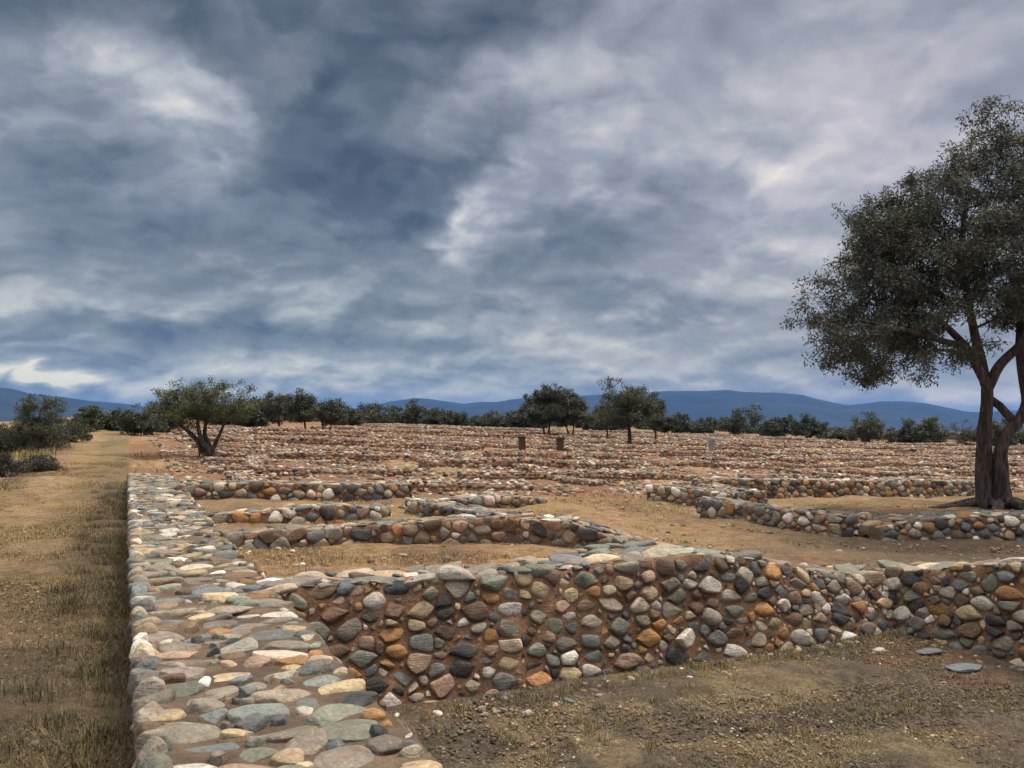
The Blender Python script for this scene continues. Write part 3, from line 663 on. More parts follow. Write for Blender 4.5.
# chips and pebbles of the sunken room, the rooms behind and the open ground
n = 30000; s = r.uniform(1.5, 5.3, n); w = r.uniform(1.1, 6.6, n); k = r.random(n) < sstep(-.5, .7, noise2(s, w, 44, 4, 2.2)); s, w = s[k], w[k]
strew('gravel', s, w, .003+.011*r.random(len(s))**4, 0, W_FAR*np.array([3,3,3,1.6,.8,.3,4,5,.6,2.2,1.2,2.5]), M_stone_far, 42)
n = 3500; s = r.uniform(6.3, 15, n); w = r.uniform(1.2, 14, n); strew('gravel', s, w, .008+.03*r.random(n)**4, 0, W_FAR, M_stone_far, 43)
n = 26000; s = r.uniform(1.7, 5.35, n); w = r.uniform(1.1, 6.6, n); strew('clods', s, w, .004+.016*r.random(n)**2.5, 0, W_FAR, M_stone_far, 45, .6, 0., True)
n = 16000; s = 1.8+8*r.random(n)**1.4; w = r.uniform(-2.6, 0, n); strew('clods', s, w, .005+.016*r.random(n)**2.5, 0, W_FAR, M_stone_far, 46, .6, 0., True)
# two flat slates lying on the soil
for px, py, a, b, lab in ((928, 655, .12, .07, 'small flat grey slate on the soil nearer the wall'), (968, 671, .18, .08, 'larger blue-grey slate slab lying flat on the soil')):
    s, w = at(px, py); rr = np.random.default_rng(int(px)); x, y = xy(s, w); z = float(ground_z(s, w))
    V, F = stone_batch(np.array([[x, y, z+.02]]), np.array([[.97, .2, 0.]]), np.array([[-.2, .97, 0.]]), np.array([[0, 0, 1.]]), np.array([a]), np.array([b]), np.array([.022]), 3, rr)
    v, f, c = flat_batch(V, F, np.array([[.12, .145, .165]])); tag(mesh_obj('slate_slab', v, f, M_stone, None, c, origin=(x, y, z)), lab, 'stone')

# ================================================================ GRASS
def blades(name, s, w, h, wd, cols, seed, lean=.8, z0=0, tuft=1, ts=.03, gk=.6):
    r = np.random.default_rng(seed); s = np.repeat(s, tuft)+r.normal(0, ts, len(s)*tuft); w = np.repeat(w, tuft)+r.normal(0, ts, len(w)*tuft); h = np.repeat(h*np.ones(len(s)//tuft), tuft)
    n = len(s); x, y = xy(s, w); z = ground_z(s, w)+z0; P = np.stack([x, y, z-.004], 1); H = h*r.uniform(.45, 1.3, n); an = r.uniform(0, 6.28, n); ln = np.abs(r.normal(0, lean, n))
    d = unit(np.stack([np.cos(an)*ln, np.sin(an)*ln, np.ones(n)], 1)); o = np.stack([-np.sin(an), np.cos(an), 0*an], 1)*(wd*r.uniform(.6, 1.3, n))[:, None]
    tip = P+d*H[:, None]+np.stack([np.cos(an), np.sin(an), -.4+0*an], 1)*(H*.25*ln)[:, None]; mid = P+d*(H*.55)[:, None]
    V = np.stack([P-o, P+o, mid+o*.8, tip, mid-o*.8], 1).reshape(-1, 3); i = np.arange(n)[:, None]*5
    F = [np.concatenate([i, i+1, i+2, i+4], 1), np.concatenate([i+4, i+2, i+3], 1)]
    c = np.asarray(cols)[r.integers(0, len(cols), n)]; g = ground_colour(s, w, x, y)*1.25; c = (c*(1-gk)+g*gk)*np.exp(r.normal(0, .3, (n, 1))); ob = mesh_obj(name, V, F, M_blade, None, np.repeat(c, 5, 0), smooth=False); ob['kind'] = 'stuff'; return ob
STRAW = [(.33,.25,.11),(.26,.19,.08),(.40,.31,.15),(.20,.15,.07)]; HEATH = [(.085,.066,.03),(.12,.09,.045),(.07,.062,.026),(.15,.10,.055)]; OLDG = [(.15,.13,.05),(.19,.15,.065),(.11,.095,.04),(.24,.18,.08)]; MOSS = [(.13,.13,.04),(.19,.17,.06),(.25,.2,.08)]
r = np.random.default_rng(6)
def region(n, s0, s1, w0, w1, seed, thr, sc=1.2, pw=1.0):
    q = np.random.default_rng(seed); s = s0+(s1-s0)*q.random(n)**pw; w = q.uniform(w0, w1, n); k = q.random(n) < sstep(thr-.55, thr+.55, noise2(s, w, seed, 4, sc)); return s[k], w[k]
s, w = region(30000, 1.6, 5.3, 1.05, 6.6, 51, .1, 2.2); blades('dry_grass', s, w, .032, .0015, STRAW+OLDG+MOSS, 61, lean=1.3, tuft=4, ts=.02)
s, w = region(42000, 1.6, 5.3, 1.05, 6.6, 151, -.2, 3.); blades('straw_litter', s, w, .028, .0013, STRAW+OLDG+[(.05,.038,.028),(.09,.065,.045),(.03,.024,.02)]*2, 161, lean=4., tuft=2, ts=.03, z0=.004)
s, w = region(120000, 1.8, 15, -2.6, .04, 52, -.25, 1.1, 1.7); blades('dry_grass', s, w, .024, .0016, OLDG+STRAW+HEATH, 62, gk=.75, lean=1.7, tuft=2, ts=.03)
s, w = region(40000, 1.8, 15, -2.6, .04, 152, .1, 2.3, 1.7); blades('dry_grass', s, w, .045, .0015, MOSS+OLDG+HEATH[:2], 162, gk=.5, lean=1.0, tuft=3, ts=.02)
s, w = region(46000, 8, 30, -2.6, .04, 53, -.2, 1.0, 1.3); blades('dry_grass', s, w, .035, .0035, STRAW+OLDG[:3], 63, lean=1.2, tuft=2, ts=.05)
s, w = region(12000, 1.8, 17, -.5, .05, 54, -.1, 1.2, 1.4); s, w = s, .05-(.05-w)*np.random.default_rng(3).random(len(w)); blades('undergrowth', s, w, .033, .002, HEATH+OLDG[:1], 64, gk=.35, lean=1.5, tuft=5, ts=.035)
s, w = region(5000, 3.5, 9.5, -1.7, -.5, 55, .15, .9); blades('undergrowth', s, w, .04, .002, HEATH+OLDG[:1], 65, lean=1.4, tuft=4, ts=.04)
s, w = region(26000, 6.4, 9.7, 1.05, 6.2, 56, -.7, 1.0, 1.3); blades('dry_grass', s, w, .035, .0026, STRAW+OLDG, 66, lean=1.2, tuft=2, ts=.03)
s, w = region(26000, 10.1, 15.4, 1.05, 13, 57, -.1, .8, 1.2); blades('dry_grass', s, w, .035, .0035, STRAW, 67, lean=1.2, tuft=2, ts=.04)
s, w = region(12000, 15.5, 60, 1.0, 60, 58, .0, .3, 1.4); blades('dry_grass', s, w, .09, .014, STRAW, 68, lean=1.2, tuft=3, ts=.2)
s, w = region(9000, 12, 42, -6.5, -2.1, 59, -.15, .7, 1.1); blades('dry_grass', s, w, .2, .011, STRAW+STRAW[:1]*2, 69, lean=.7, tuft=3, ts=.08)
s, w = region(900, 22, 30, .2, 4.2, 60, -.2, .7, 1.0); blades('dry_grass', s, w, .12, .008, OLDG+MOSS, 70, lean=.8, tuft=4, ts=.1)
# fallen twigs in the sunken room
def twigs(n, s0, s1, w0, w1, seed):
    q = np.random.default_rng(seed); s = q.uniform(s0, s1, n); w = q.uniform(w0, w1, n); x, y = xy(s, w); an = q.uniform(0, 6.28, n); L = q.uniform(.03, .13, n); z = ground_z(s, w)
    P = []; par = []; rad = []
    for i in range(n):
        p = np.array([x[i], y[i], z[i]+.008]); a = an[i]; prev = -1
        for j in range(4):
            P.append(p.copy()); par.append(prev); rad.append(.0035*(1-.2*j)); prev = len(P)-1; a += q.normal(0, .35); p = p+np.array([math.cos(a), math.sin(a), q.normal(0, .1)])*L[i]/3
    V, F = tubes(np.array(P), np.array(par), np.array(rad), 4); o = mesh_obj('twigs', V, F, M_bark); o['kind'] = 'stuff'
twigs(260, 1.8, 5.2, 1.3, 6.4, 71); twigs(120, 1.8, 7, -2.2, -.1, 72)

# stouter tufts of dry weed standing out of the soil
q = np.random.default_rng(181); s = q.uniform(1.9, 5.25, 130); w = q.uniform(1.3, 6.5, 130); blades('dry_grass', s, w, .055, .0016, STRAW+MOSS, 182, lean=.8, tuft=70, ts=.028, gk=.2)
q = np.random.default_rng(183); s = 1.9+7*q.random(170)**1.3; w = q.uniform(-2.4, -.05, 170); blades('dry_grass', s, w, .07, .0017, OLDG+MOSS+STRAW[:1], 184, lean=.8, tuft=60, ts=.035, gk=.2)
q = np.random.default_rng(185); s = q.uniform(6.5, 15, 160); w = q.uniform(1.2, 13, 160); blades('dry_grass', s, w, .06, .003, STRAW+OLDG, 186, lean=.9, tuft=40, ts=.06, gk=.3)

# low reddish heather cushions and weeds on the verge, the darkest along the wall foot
q = np.random.default_rng(191); s = 2.0+9*q.random(90)**1.2; w = -.95-1.7*q.random(90); k = noise2(s, w, 92, 3, 1.2) > -.1; blades('undergrowth', s[k], w[k], .05, .0018, [(.10,.06,.04),(.07,.05,.03),(.13,.085,.05),(.09,.08,.035)], 192, lean=1.1, tuft=260, ts=.075, gk=.1)
q = np.random.default_rng(193); s = 2.2+16*q.random(80)**1.2; w = -.02-.45*q.random(80)**1.5; blades('undergrowth', s, w, .085, .002, [(.07,.064,.028),(.11,.09,.04),(.08,.078,.03),(.15,.115,.055)], 194, lean=.8, tuft=120, ts=.06, gk=.1)
q = np.random.default_rng(195); s = q.uniform(1.9, 5.25, 900); w = q.uniform(1.2, 6.5, 900); k = q.random(900) < sstep(-.2, .6, noise2(s, w, 93, 4, 2.4)); blades('straw_litter', s[k], w[k], .06, .0012, STRAW+[(.42,.35,.2),(.06,.045,.03)], 196, lean=5., tuft=5, ts=.05, z0=.006, gk=.1)

# washed-out soil, fallen stones and weeds along the wall foot
q = np.random.default_rng(201); n = 420; w = q.uniform(1.2, 6.6, n); s = 5.26-.03-.35*q.random(n)**2.2; strew('rubble', s, w, .007+.035*q.random(n)**4, 1, W_FACE, M_stone, 202, .7, .1)
n = 160; s = q.uniform(2.5, 5.2, n); w = 6.5-.25*q.random(n)**2+.03*(5.8-s); strew('rubble', s, w, .008+.035*q.random(n)**4, 1, W_FACE, M_stone, 203, .7, .1)
w = q.uniform(1.2, 6.5, 120); s = 5.24-.18*q.random(120); blades('dry_grass', s, w, .06, .0017, STRAW+MOSS+OLDG, 204, lean=.8, tuft=45, ts=.035, gk=.2)
q = np.random.default_rng(205); n = 700; s = q.uniform(6.4, 15, n); w = q.uniform(1.2, 13, n); strew('rubble', s, w, .012+.05*q.random(n)**5, 1, W_FAR, M_stone, 206, .6, .1)
# ================================================================ TREES
YO = 14.4; SO = YO/797
def ol(px, py, y=0.): return ((px-992)*SO, y, (508-py)*SO)
base = spot(992, YO)
OZ = base[2]+.03
limbs = [
 ([ol(981,514), ol(981,490,.02), ol(983,460,.03), ol(984,430,.03), ol(988,402,.02), ol(988,384)], [.2,.135,.118,.11,.10,.105], False),
 ([ol(988,386), ol(976,363,-.05), ol(962,346,-.2), ol(935,326,-.4), ol(898,310,-.5)], [.085,.075,.065,.05,.035], True),
 ([ol(987,384), ol(984,350,.1), ol(979,305,.2), ol(971,250,.2), ol(977,190,.1)], [.09,.08,.065,.05,.035], True),
 ([ol(989,386), ol(997,366,-.05), ol(1007,355,-.1), ol(1020,344,-.1), ol(1026,325,-.1), ol(1036,285,-.1), ol(1050,230,-.2)], [.085,.08,.075,.07,.06,.05,.035], True),
 ([ol(996,514,-.08), ol(994.5,480,-.1), ol(994.5,452,-.1), ol(1002,432,-.1), ol(1014,421,-.1), ol(1024,402,-.1), ol(1023,375,-.05), ol(1022,345,0), ol(1032,300,.2), ol(1058,250,.4)], [.19,.122,.105,.10,.095,.085,.075,.07,.06,.035], False),
 ([ol(990,398), ol(1000,406,-.05), ol(1006,416,-.08), ol(1012,422,-.1)], [.07,.07,.075,.08], True),
 ([ol(1016,418,-.1), ol(1048,404,-.3), ol(1085,375,-.5), ol(1110,340,-.5)], [.085,.08,.065,.04], True),
 ([ol(979,305,.2), ol(950,285,.5), ol(925,260,.7), ol(905,235,.8)], [.055,.05,.04,.03], True),
 ([ol(962,346,-.2), ol(930,345,-.6), ol(885,335,-.9), ol(838,325,-.9)], [.055,.05,.04,.025], True)]
ells = [(-.2,0,7.0,.9,1.0,.35,1.2),(.9,0,7.0,.9,1,.35),(-1.75,.1,4.1,.9,1.2,.9),(-2.35,.1,4.4,.6,.9,.5),(-1.9,0,5.0,.55,.9,.6),(-1.7,0,5.3,.6,1.,.8),(-2.25,0,3.45,1.25,1.35,.85,1.2),(-3.05,-.2,3.45,.75,.9,.55),(-1.35,.3,3.25,1.25,1.7,.95),(-1.1,0,4.8,1.25,1.6,1.1),(-.55,0,6.0,1.15,1.4,.8),(.3,0,6.35,1.2,1.4,.75),(-.3,-.2,4.5,1.6,1.9,1.2),(1.4,.1,5.2,1.6,1.7,1.5),(2.3,.2,4.0,1.3,1.5,1.0),(-.75,-.2,2.75,.45,.6,.3,1.5),(-1.9,-.2,2.75,.8,.8,.35),(-2.6,0,2.95,.9,.8,.4)]
ells += [(1.3,0,3.45,.8,.9,.4),(.75,.2,3.9,.9,1.,.6),(-3.05,0,3.45,.4,.7,.35),(-2.7,0,2.95,.6,.7,.3),(-2.1,0,5.3,.35,.6,.4)]
ells = [(e[0]*SO/.0182, e[1], e[2]*SO/.0182-.02, *e[3:]) for e in ells]
make_tree('olive_tree', 'big old olive tree with two twisted trunks standing on the cobble terrace', base, limbs, ells, 2600, 54, .16, (.082, .024), OLIVE, 101, cat='olive tree', clump=9, cr=.19, r_twig=.005,
          reject=lambda P: (np.abs(P[:, 0]-.15) < .55) & (P[:, 2] < 3.0))
oroot = bpy.data.objects['olive_tree']
# its surface roots, running over the terrace
def roots(parent, seed):
    q = np.random.default_rng(seed); parts = []
    for a, L, r0 in ((-2.9, 1.0, .08), (-2.3, 1.6, .075), (-1.8, 1.2, .08), (-1.2, 1.5, .10), (-.5, 1.2, .09), (.1, 1.0, .10), (2.8, 1.2, .09), (1.6, .9, .1), (-2.05, 1.7, .06)):
        p = np.array([math.cos(a)*.2, math.sin(a)*.15, .14]); P = [p.copy()]
        for j in range(9):
            a += q.normal(0, .22); p = p+np.array([math.cos(a), math.sin(a), 0])*L/9; x, y = p[0]+base[0], p[1]+base[1]; p[2] = float(ground_z(*sw(x, y)))-base[2]+.03*(1-j/9)+(.10*(1-j/3) if j < 3 else 0); P.append(p.copy())
        V, F = sweep(P, np.linspace(r0, r0*.25, len(P)), 8, seed+len(parts), .1, .08); parts.append((V, F, np.zeros((len(V), 3))))
    v, f, _ = joint(parts); mesh_obj('roots', v, f, M_bark, parent)
roots(oroot, 5)

def path_tree():
    Y = 26.2; k = Y/797
    def p(px, py, y=0.): return ((px-205)*k, y, (459-py)*k)
    limbs = [([p(204,461), p(202,450), p(198,441,.05), p(190,434,.1), p(180,427,.2), p(168,418,.2)], [.10,.085,.075,.06,.045,.03], False),
             ([p(214,458), p(210,450,-.1), p(203,441,-.1), p(200,428,-.1), p(197,412,0)], [.13,.11,.08,.06,.035], False),
             ([p(213,457,.05), p(209,446,.1), p(204,436,.1), p(205,422,.1), p(215,405,.1)], [.12,.09,.07,.055,.03], False),
             ([p(213,452,-.05), p(217,443,-.1), p(222,433,-.1), p(228,420,-.2), p(240,404,-.2)], [.08,.06,.05,.04,.02], True)]
    e = [(-1.55,.1,1.35,.5,.7,.25),(1.75,0,1.55,.3,.5,.3,.6),(-.9,0,2.15,.6,.7,.3),(-1.1,0,1.6,.75,.9,.42,1.2),(-.2,0,1.75,.9,1.0,.6,1.4),(.8,0,1.75,.8,.9,.5),(1.4,0,1.7,.4,.6,.35,.7),(-.2,.1,2.3,.6,.7,.35),(.9,0,2.35,.6,.6,.35,.6),(-1.6,0,1.75,.35,.5,.25),(.2,0,2.0,.9,.9,.5)]
    return make_tree('spreading_tree', 'low spreading tree with dark splayed trunks at the end of the long wall', spot(205, Y), limbs, e, 520, 44, .16, (.075, .03), GREEN, 102, clump=4, cr=.16, r_twig=.005,
                     bare=lambda P, r: (P[:, 0] > .5) & (P[:, 2] > 1.9) & (r.random(len(P)) < .6))
path_tree()
def simple_tree(name, label, px, Y, h, wdt, cols, seed, trunk_h=.35, n=260, per=36, leaf=(.16, .07), trunks=1, tr=.1, open_=0., group=None, clump=4, cat='tree', flat=.5, lean=0., spread=.26, top=None):
    r = np.random.default_rng(seed); limbs = []; h *= 1.1; wdt *= 1.25; n = int(n*1.6)
    for t in range(trunks):
        x0 = (t-(trunks-1)/2)*.35; x1 = x0*3+lean+r.normal(0, .1); y1 = r.normal(0, .3)
        limbs.append(([(x0, 0, -.1), (x0*1.3+.04, .02, trunk_h*h*.5), (x0*2+lean*.4, y1*.4, trunk_h*h), (x1, y1, h*.62), (x1*1.2, y1, h*.8)], [tr, tr*.85, tr*.7, tr*.45, tr*.2], False))
        for b in range(3):
            a = r.uniform(0, 6.28); L = wdt*.32; limbs.append(([(x0*2+lean*.4, y1*.4, trunk_h*h), (x0*2+lean*.4+math.cos(a)*L*.6, y1*.4+math.sin(a)*L*.6, h*(trunk_h+.18)), (x0*2+lean*.5+math.cos(a)*L, math.sin(a)*L, h*(trunk_h+.32))], [tr*.55, tr*.4, tr*.2], True))
    e = []; zc = h*(trunk_h+(1-trunk_h)*.45); rz = h*(1-trunk_h)*.5
    for i in range(7):
        a = r.uniform(0, 6.28); q = r.uniform(.15, .62); hz = r.uniform(-.45, .55); sh = math.sqrt(max(0, 1-hz*hz))
        e.append((math.cos(a)*wdt*.5*q*sh+lean, math.sin(a)*wdt*.5*q*sh, zc+hz*rz*1.1, wdt*r.uniform(.22, .34), wdt*r.uniform(.22, .34), rz*r.uniform(.38, .6), r.uniform(.5, 1.4)))
    e.append((lean, 0, zc, wdt*.36, wdt*.34, rz*.85, 2.2)); e.append((lean, 0, zc-rz*.45, wdt*.42, wdt*.36, rz*.4, 1.2))
    return make_tree(name, label, spot(px, Y), limbs, e, n, per, spread, leaf, cols, seed, group, clump, wdt*.045, r_twig=.008, thick=False, cat=cat, bare=(lambda P, r: r.random(len(P)) < open_) if open_ else None)
def bush(name, label, px, Y, h, wdt, cols, seed, n=150, per=40, leaf=(.16, .08), group=None, cat='bush', spiky=False, spread=None):
    r = np.random.default_rng(seed); limbs = []; h *= 1.15; wdt *= 1.15; n = int(n*1.3)
    for b in range(9):
        a = r.uniform(0, 6.28); L = wdt*.33*r.random(); limbs.append(([(r.normal(0, .05)*wdt, r.normal(0, .05)*wdt, -.08), (math.cos(a)*L*.6, math.sin(a)*L*.6, h*.35), (math.cos(a)*L, math.sin(a)*L, h*r.uniform(.5, .72))], [.03, .022, .01], False))
    e = [(r.normal(0, .2)*wdt, r.normal(0, .2)*wdt, h*r.uniform(.3, .68), wdt*r.uniform(.16, .3), wdt*r.uniform(.16, .3), h*r.uniform(.2, .32), 1) for _ in range(7)]+[(0, 0, h*.25, wdt*.46, wdt*.4, h*.22, 1.4)]
    return make_tree(name, label, spot(px, Y), limbs, e, n, per, spread or wdt*.07, leaf, cols, seed, group, 4, wdt*.04, r_twig=.006, thick=False, cat=cat, droop=-.9 if spiky else .1)
# left of the path
bush('feathery_bush', 'tall feathery grey-green bush on the bank left of the path', 40, 27.5, 2.1, 2.2, DUSTY+GREEN[:1], 110, 260, 46, (.12, .022), spiky=True, spread=.17)
bush('dark_bush', 'small round dark bush beside the far end of the path', 86, 44, 1.55, 1.75, DARK, 111, 170, 44, (.11, .06))
bush('dark_bush', 'low dark bush right of the round dark bush on the path', 114, 46, 1.15, 1.5, DARK+GREEN[:1], 112, 130, 40, (.11, .06))
bush('low_scrub', 'dark purplish low scrub cushion on the bank, between the other cushion and the path', 38, 19.5, .4, 1.15, BROWNISH+[(.05,.035,.035)], 113, 160, 40, (.06, .02))
bush('low_scrub', 'dark purplish low scrub cushion nearest the viewer on the bank', 2, 18.0, .5, 1.1, [(.05,.035,.035),(.07,.05,.045)], 114, 160, 40, (.06, .02))
bush('green_bush', 'green bush at the foot of the feathery bush, beside the path', 68, 33, .75, 1.7, GREEN+DARK, 115, 120, 40, (.09, .05))
bush('green_bush', 'dark green bush behind the feathery bush at the bank foot', 8, 29, 1.0, 2.0, DARK+GREEN[:1], 116, 120, 40, (.1, .05))
for i, (px, Y, h, w, lab) in enumerate(((128, 47, 1.1, 2.6, 'broad dark bush where the path vanishes'), (146, 42, 1.5, 2.2, 'tall dark bush beside the spreading tree, on its left'), (160, 47, 1.6, 3.0, 'dark bush behind the left limbs of the spreading tree'))):
    bush('dark_bush', lab, px, Y, h, w, DARK, 120+i, 130, 40, (.13, .07))
# three small dark trees and their neighbours behind the spreading tree
simple_tree('small_tree', 'small round-headed dark tree on a thin straight trunk', 279, 63, 2.75, 3.0, DARK+OLIVE[:1], 130, .3, 200, 34, (.15, .07))
simple_tree('small_tree', 'small dark tree whose trunk leans to the left', 305, 60, 2.85, 2.7, DARK+OLIVE[:1], 131, .3, 200, 34, (.15, .07), lean=-.25)
simple_tree('small_tree', 'small dark tree with a forked leaning trunk', 326, 56, 2.35, 2.4, DARK+OLIVE[:2], 132, .3, 180, 34, (.14, .07), lean=.2, trunks=2, tr=.06)
# the trees in the middle of the field
simple_tree('bare_limbed_tree', 'dark tree with pale bare limbs, left one of the pair in mid field', 546, 72, 4.5, 4.0, OLIVE+DARK, 133, .26, 400, 44, (.2, .08), trunks=2, tr=.11)
simple_tree('bare_limbed_tree', 'rounder dark tree with pale bare limbs, right one of the pair in mid field', 570, 73, 4.0, 3.4, OLIVE+DARK[:1], 134, .24, 360, 44, (.2, .08), trunks=2, tr=.09)
simple_tree('olive_tree', 'lone green tree with one thick dark trunk in mid field', 629, 53.5, 4.2, 3.7, GREEN[:3]+OLIVE[:2], 135, .3, 380, 40, (.14, .06), tr=.16)
simple_tree('half_bare_tree', 'sparse half-bare tree left of the lone green tree', 607, 66, 3.1, 2.6, OLIVE[:2]+DARK[:1], 141, .3, 240, 28, (.16, .07), open_=.45)
simple_tree('slim_tree', 'slim upright dark tree just right of the lone green tree', 655, 68, 3.9, 1.7, OLIVE+DARK, 137, .25, 190, 36, (.17, .08))
# the belt of trees and bushes along the edge of the field: each its own, some alike
belt = [(232,72,2.2,5,0),(252,66,2.4,4.0,0),(350,90,1.7,5,0),(376,104,2.6,5.2,1),(411,106,3.1,4.0,2),(438,108,2.3,4.2,1),(462,110,2.2,5,0),(488,110,1.9,5.2,1),(515,112,2.0,4.6,0),(536,112,2.0,4,0),(592,108,2.9,3.8,1),(612,112,2.4,4,0),(668,108,2.6,3.4,0),(681,110,2.9,3.6,1),(703,110,2.5,4.4,1),(738,106,3.7,6.0,0),(773,104,2.6,3.6,1),(807,102,2.9,4.6,0),(836,98,1.3,4.2,3),(866,92,3.5,5.2,2),(905,90,2.1,3.4,3),(929,88,3.0,4.0,4),(962,86,3.0,3.4,5),(1000,84,2.9,4.4,2),(1040,84,3.2,4.5,0)]
LB = {738:'broad dark rounded bush, largest of the dark ones behind the white info stand', 807:'dark bush with a pointed left shoulder, right of the broad dark bush', 866:'taller green bush standing up above the belt left of the big olive', 929:'brownish-green bush just left of the big olive trunk', 962:'leafless brownish bush touching the big olive trunk on its left', 1000:'green bush seen through the fork of the big olive', 411:'rounded tree standing a little above the belt beside the mountain peak', 376:'dark tree at the left end of the long belt', 905:'low olive-green bush between the tall green bush and the brownish one', 836:'low flat scrub right of the dark bush, at the field edge'}
CS = [DARK+OLIVE[:1], OLIVE+DARK, GREEN[:3]+OLIVE, BROWNISH+OLIVE, BROWNISH+GREEN, BROWNISH+DUSTY]
for i, (px, Y, h, w, c) in enumerate(belt):
    lab = LB.get(px, ('dark rounded bush in the belt along the field edge' if c == 0 else 'olive-green rounded bush in the belt along the field edge'))
    bush('belt_bush', lab, px, Y, h, w, CS[c], 200+i, 180 if c != 5 else 120, 36 if c != 5 else 14, (.24, .12) if c != 5 else (.2, .05), group='bushes and trees along the field edge', spiky=(c == 5))
r = np.random.default_rng(15); protos = [o for o in bpy.data.objects if o.get('category') == 'bush' and o.name.startswith('belt_bush')]
for i, px in enumerate(np.linspace(205, 1060, 44)):
    o = protos[int(r.integers(0, 16))]; Y = float(np.interp(px, [150, 240, 320, 400, 700, 860, 1000, 1100], [70, 88, 104, 122, 128, 112, 104, 100]))*r.uniform(.98, 1.12)
    copy_tree(o, spot(px+r.normal(0, 5), Y), (r.uniform(.8, 1.25), r.uniform(.8, 1.25), r.uniform(.3, .55)), r.uniform(0, 6.28), 'low dark bush of the hindmost row beyond the field edge', 'hindmost bushes beyond the field edge')

# ================================================================ SMALL THINGS IN THE FIELD
M_wood = simple('weathered brown board', (.085, .05, .033), .8, .5, 12); M_cap = simple('dark cap', (.05, .04, .035), .7); M_white = simple('weathered white paint', (.52, .51, .49), .6, .2); M_metal = simple('dull metal', (.3, .3, .3), .5)
def boxes(*bs):
    Vs, Fs = [], []; k = 0
    for (c, h, *rot) in bs:
        q = np.array([(-1,-1,-1),(1,-1,-1),(1,1,-1),(-1,1,-1),(-1,-1,1),(1,-1,1),(1,1,1),(-1,1,1)], float)*np.array(h)
        if rot: a = rot[0]; q = np.stack([q[:, 0]*math.cos(a)+q[:, 2]*math.sin(a), q[:, 1], -q[:, 0]*math.sin(a)+q[:, 2]*math.cos(a)], 1)
        Vs.append(q+np.array(c)); Fs.append(np.array([(0,3,2,1),(4,5,6,7),(0,1,5,4),(1,2,6,5),(2,3,7,6),(3,0,4,7)])+k); k += 8
    return np.vstack(Vs), np.vstack(Fs)
def bevel(o, w):
    m = o.modifiers.new('edge', 'BEVEL'); m.width = w; m.segments = 2; m.limit_method = 'ANGLE'; return o
def pillar(px, Y, h, lab):
    t = thing('pillar', lab, 'pillar', spot(px, Y), 'brown pillars in the ruin field'); t.rotation_euler = (0, 0, .35)
    for nm, b, m in (('foot', ((0, 0, .05), (.17, .17, .07)), M_cap), ('shaft', ((0, 0, .12+(h-.2)/2), (.14, .14, (h-.2)/2)), M_wood), ('cap', ((0, 0, h-.05), (.175, .175, .035)), M_cap)):
        v, f = boxes(b); bevel(mesh_obj(nm, v, f, m, t, smooth=False), .012)
pillar(522, 39.4, .86, 'short brown square pillar in the ruins, left one of two'); pillar(560, 39.6, .86, 'short brown square pillar in the ruins, right one of two')
t = thing('info_stand', 'white information stand with a tilted panel among the ruins', 'sign', spot(711, 42.)); t.rotation_euler = (0, 0, .15)
v, f = boxes(((0, 0, .46), (.15, .09, .5))); bevel(mesh_obj('pedestal', v, f, M_white, t, smooth=False), .02)
v, f = boxes(((0, 0, .06), (.24, .16, .06))); bevel(mesh_obj('foot', v, f, M_white, t, smooth=False), .015)
v, f = boxes(((0, -.05, 1.05), (.68, .34, .05), .13)); bevel(mesh_obj('panel', v, f, M_white, t, smooth=False), .01)
x, y, z = spot(565, 60.)
t = thing('notice_board', 'low white notice plate on two short legs near the bare-limbed trees', 'sign', (x, y, z))
v, f = boxes(((0, 0, .55), (.28, .2, .03), .1)); mesh_obj('plate', v, f, M_white, t, smooth=False)
for sx in (-.2, .2): v, f = boxes(((sx, 0, .26), (.02, .02, .28))); mesh_obj('leg', v, f, M_metal, t, smooth=False)
for i, (px, Y, h, lab) in enumerate(((550, 60, .75, 'thin dark stake left of the white notice plate'), (573.5, 61, .5, 'thin dark stake right of the white notice plate'), (591, 66, .5, 'thin dark stake farther right, below the half-bare tree'), (784, 62, .55, 'thin dark stake in the field right of the white info stand'))):
    P = np.array([(0, 0, -.1), (.01, 0, h*.5), (.03, .01, h)]); V, F = tubes(P, np.array([-1, 0, 1]), np.array([.035, .032, .028]), 8); tag(mesh_obj('stake', V, F, M_bark, None, origin=(0, 0, 0)), lab, 'stake', 'thin stakes in the field').location = spot(px, Y)

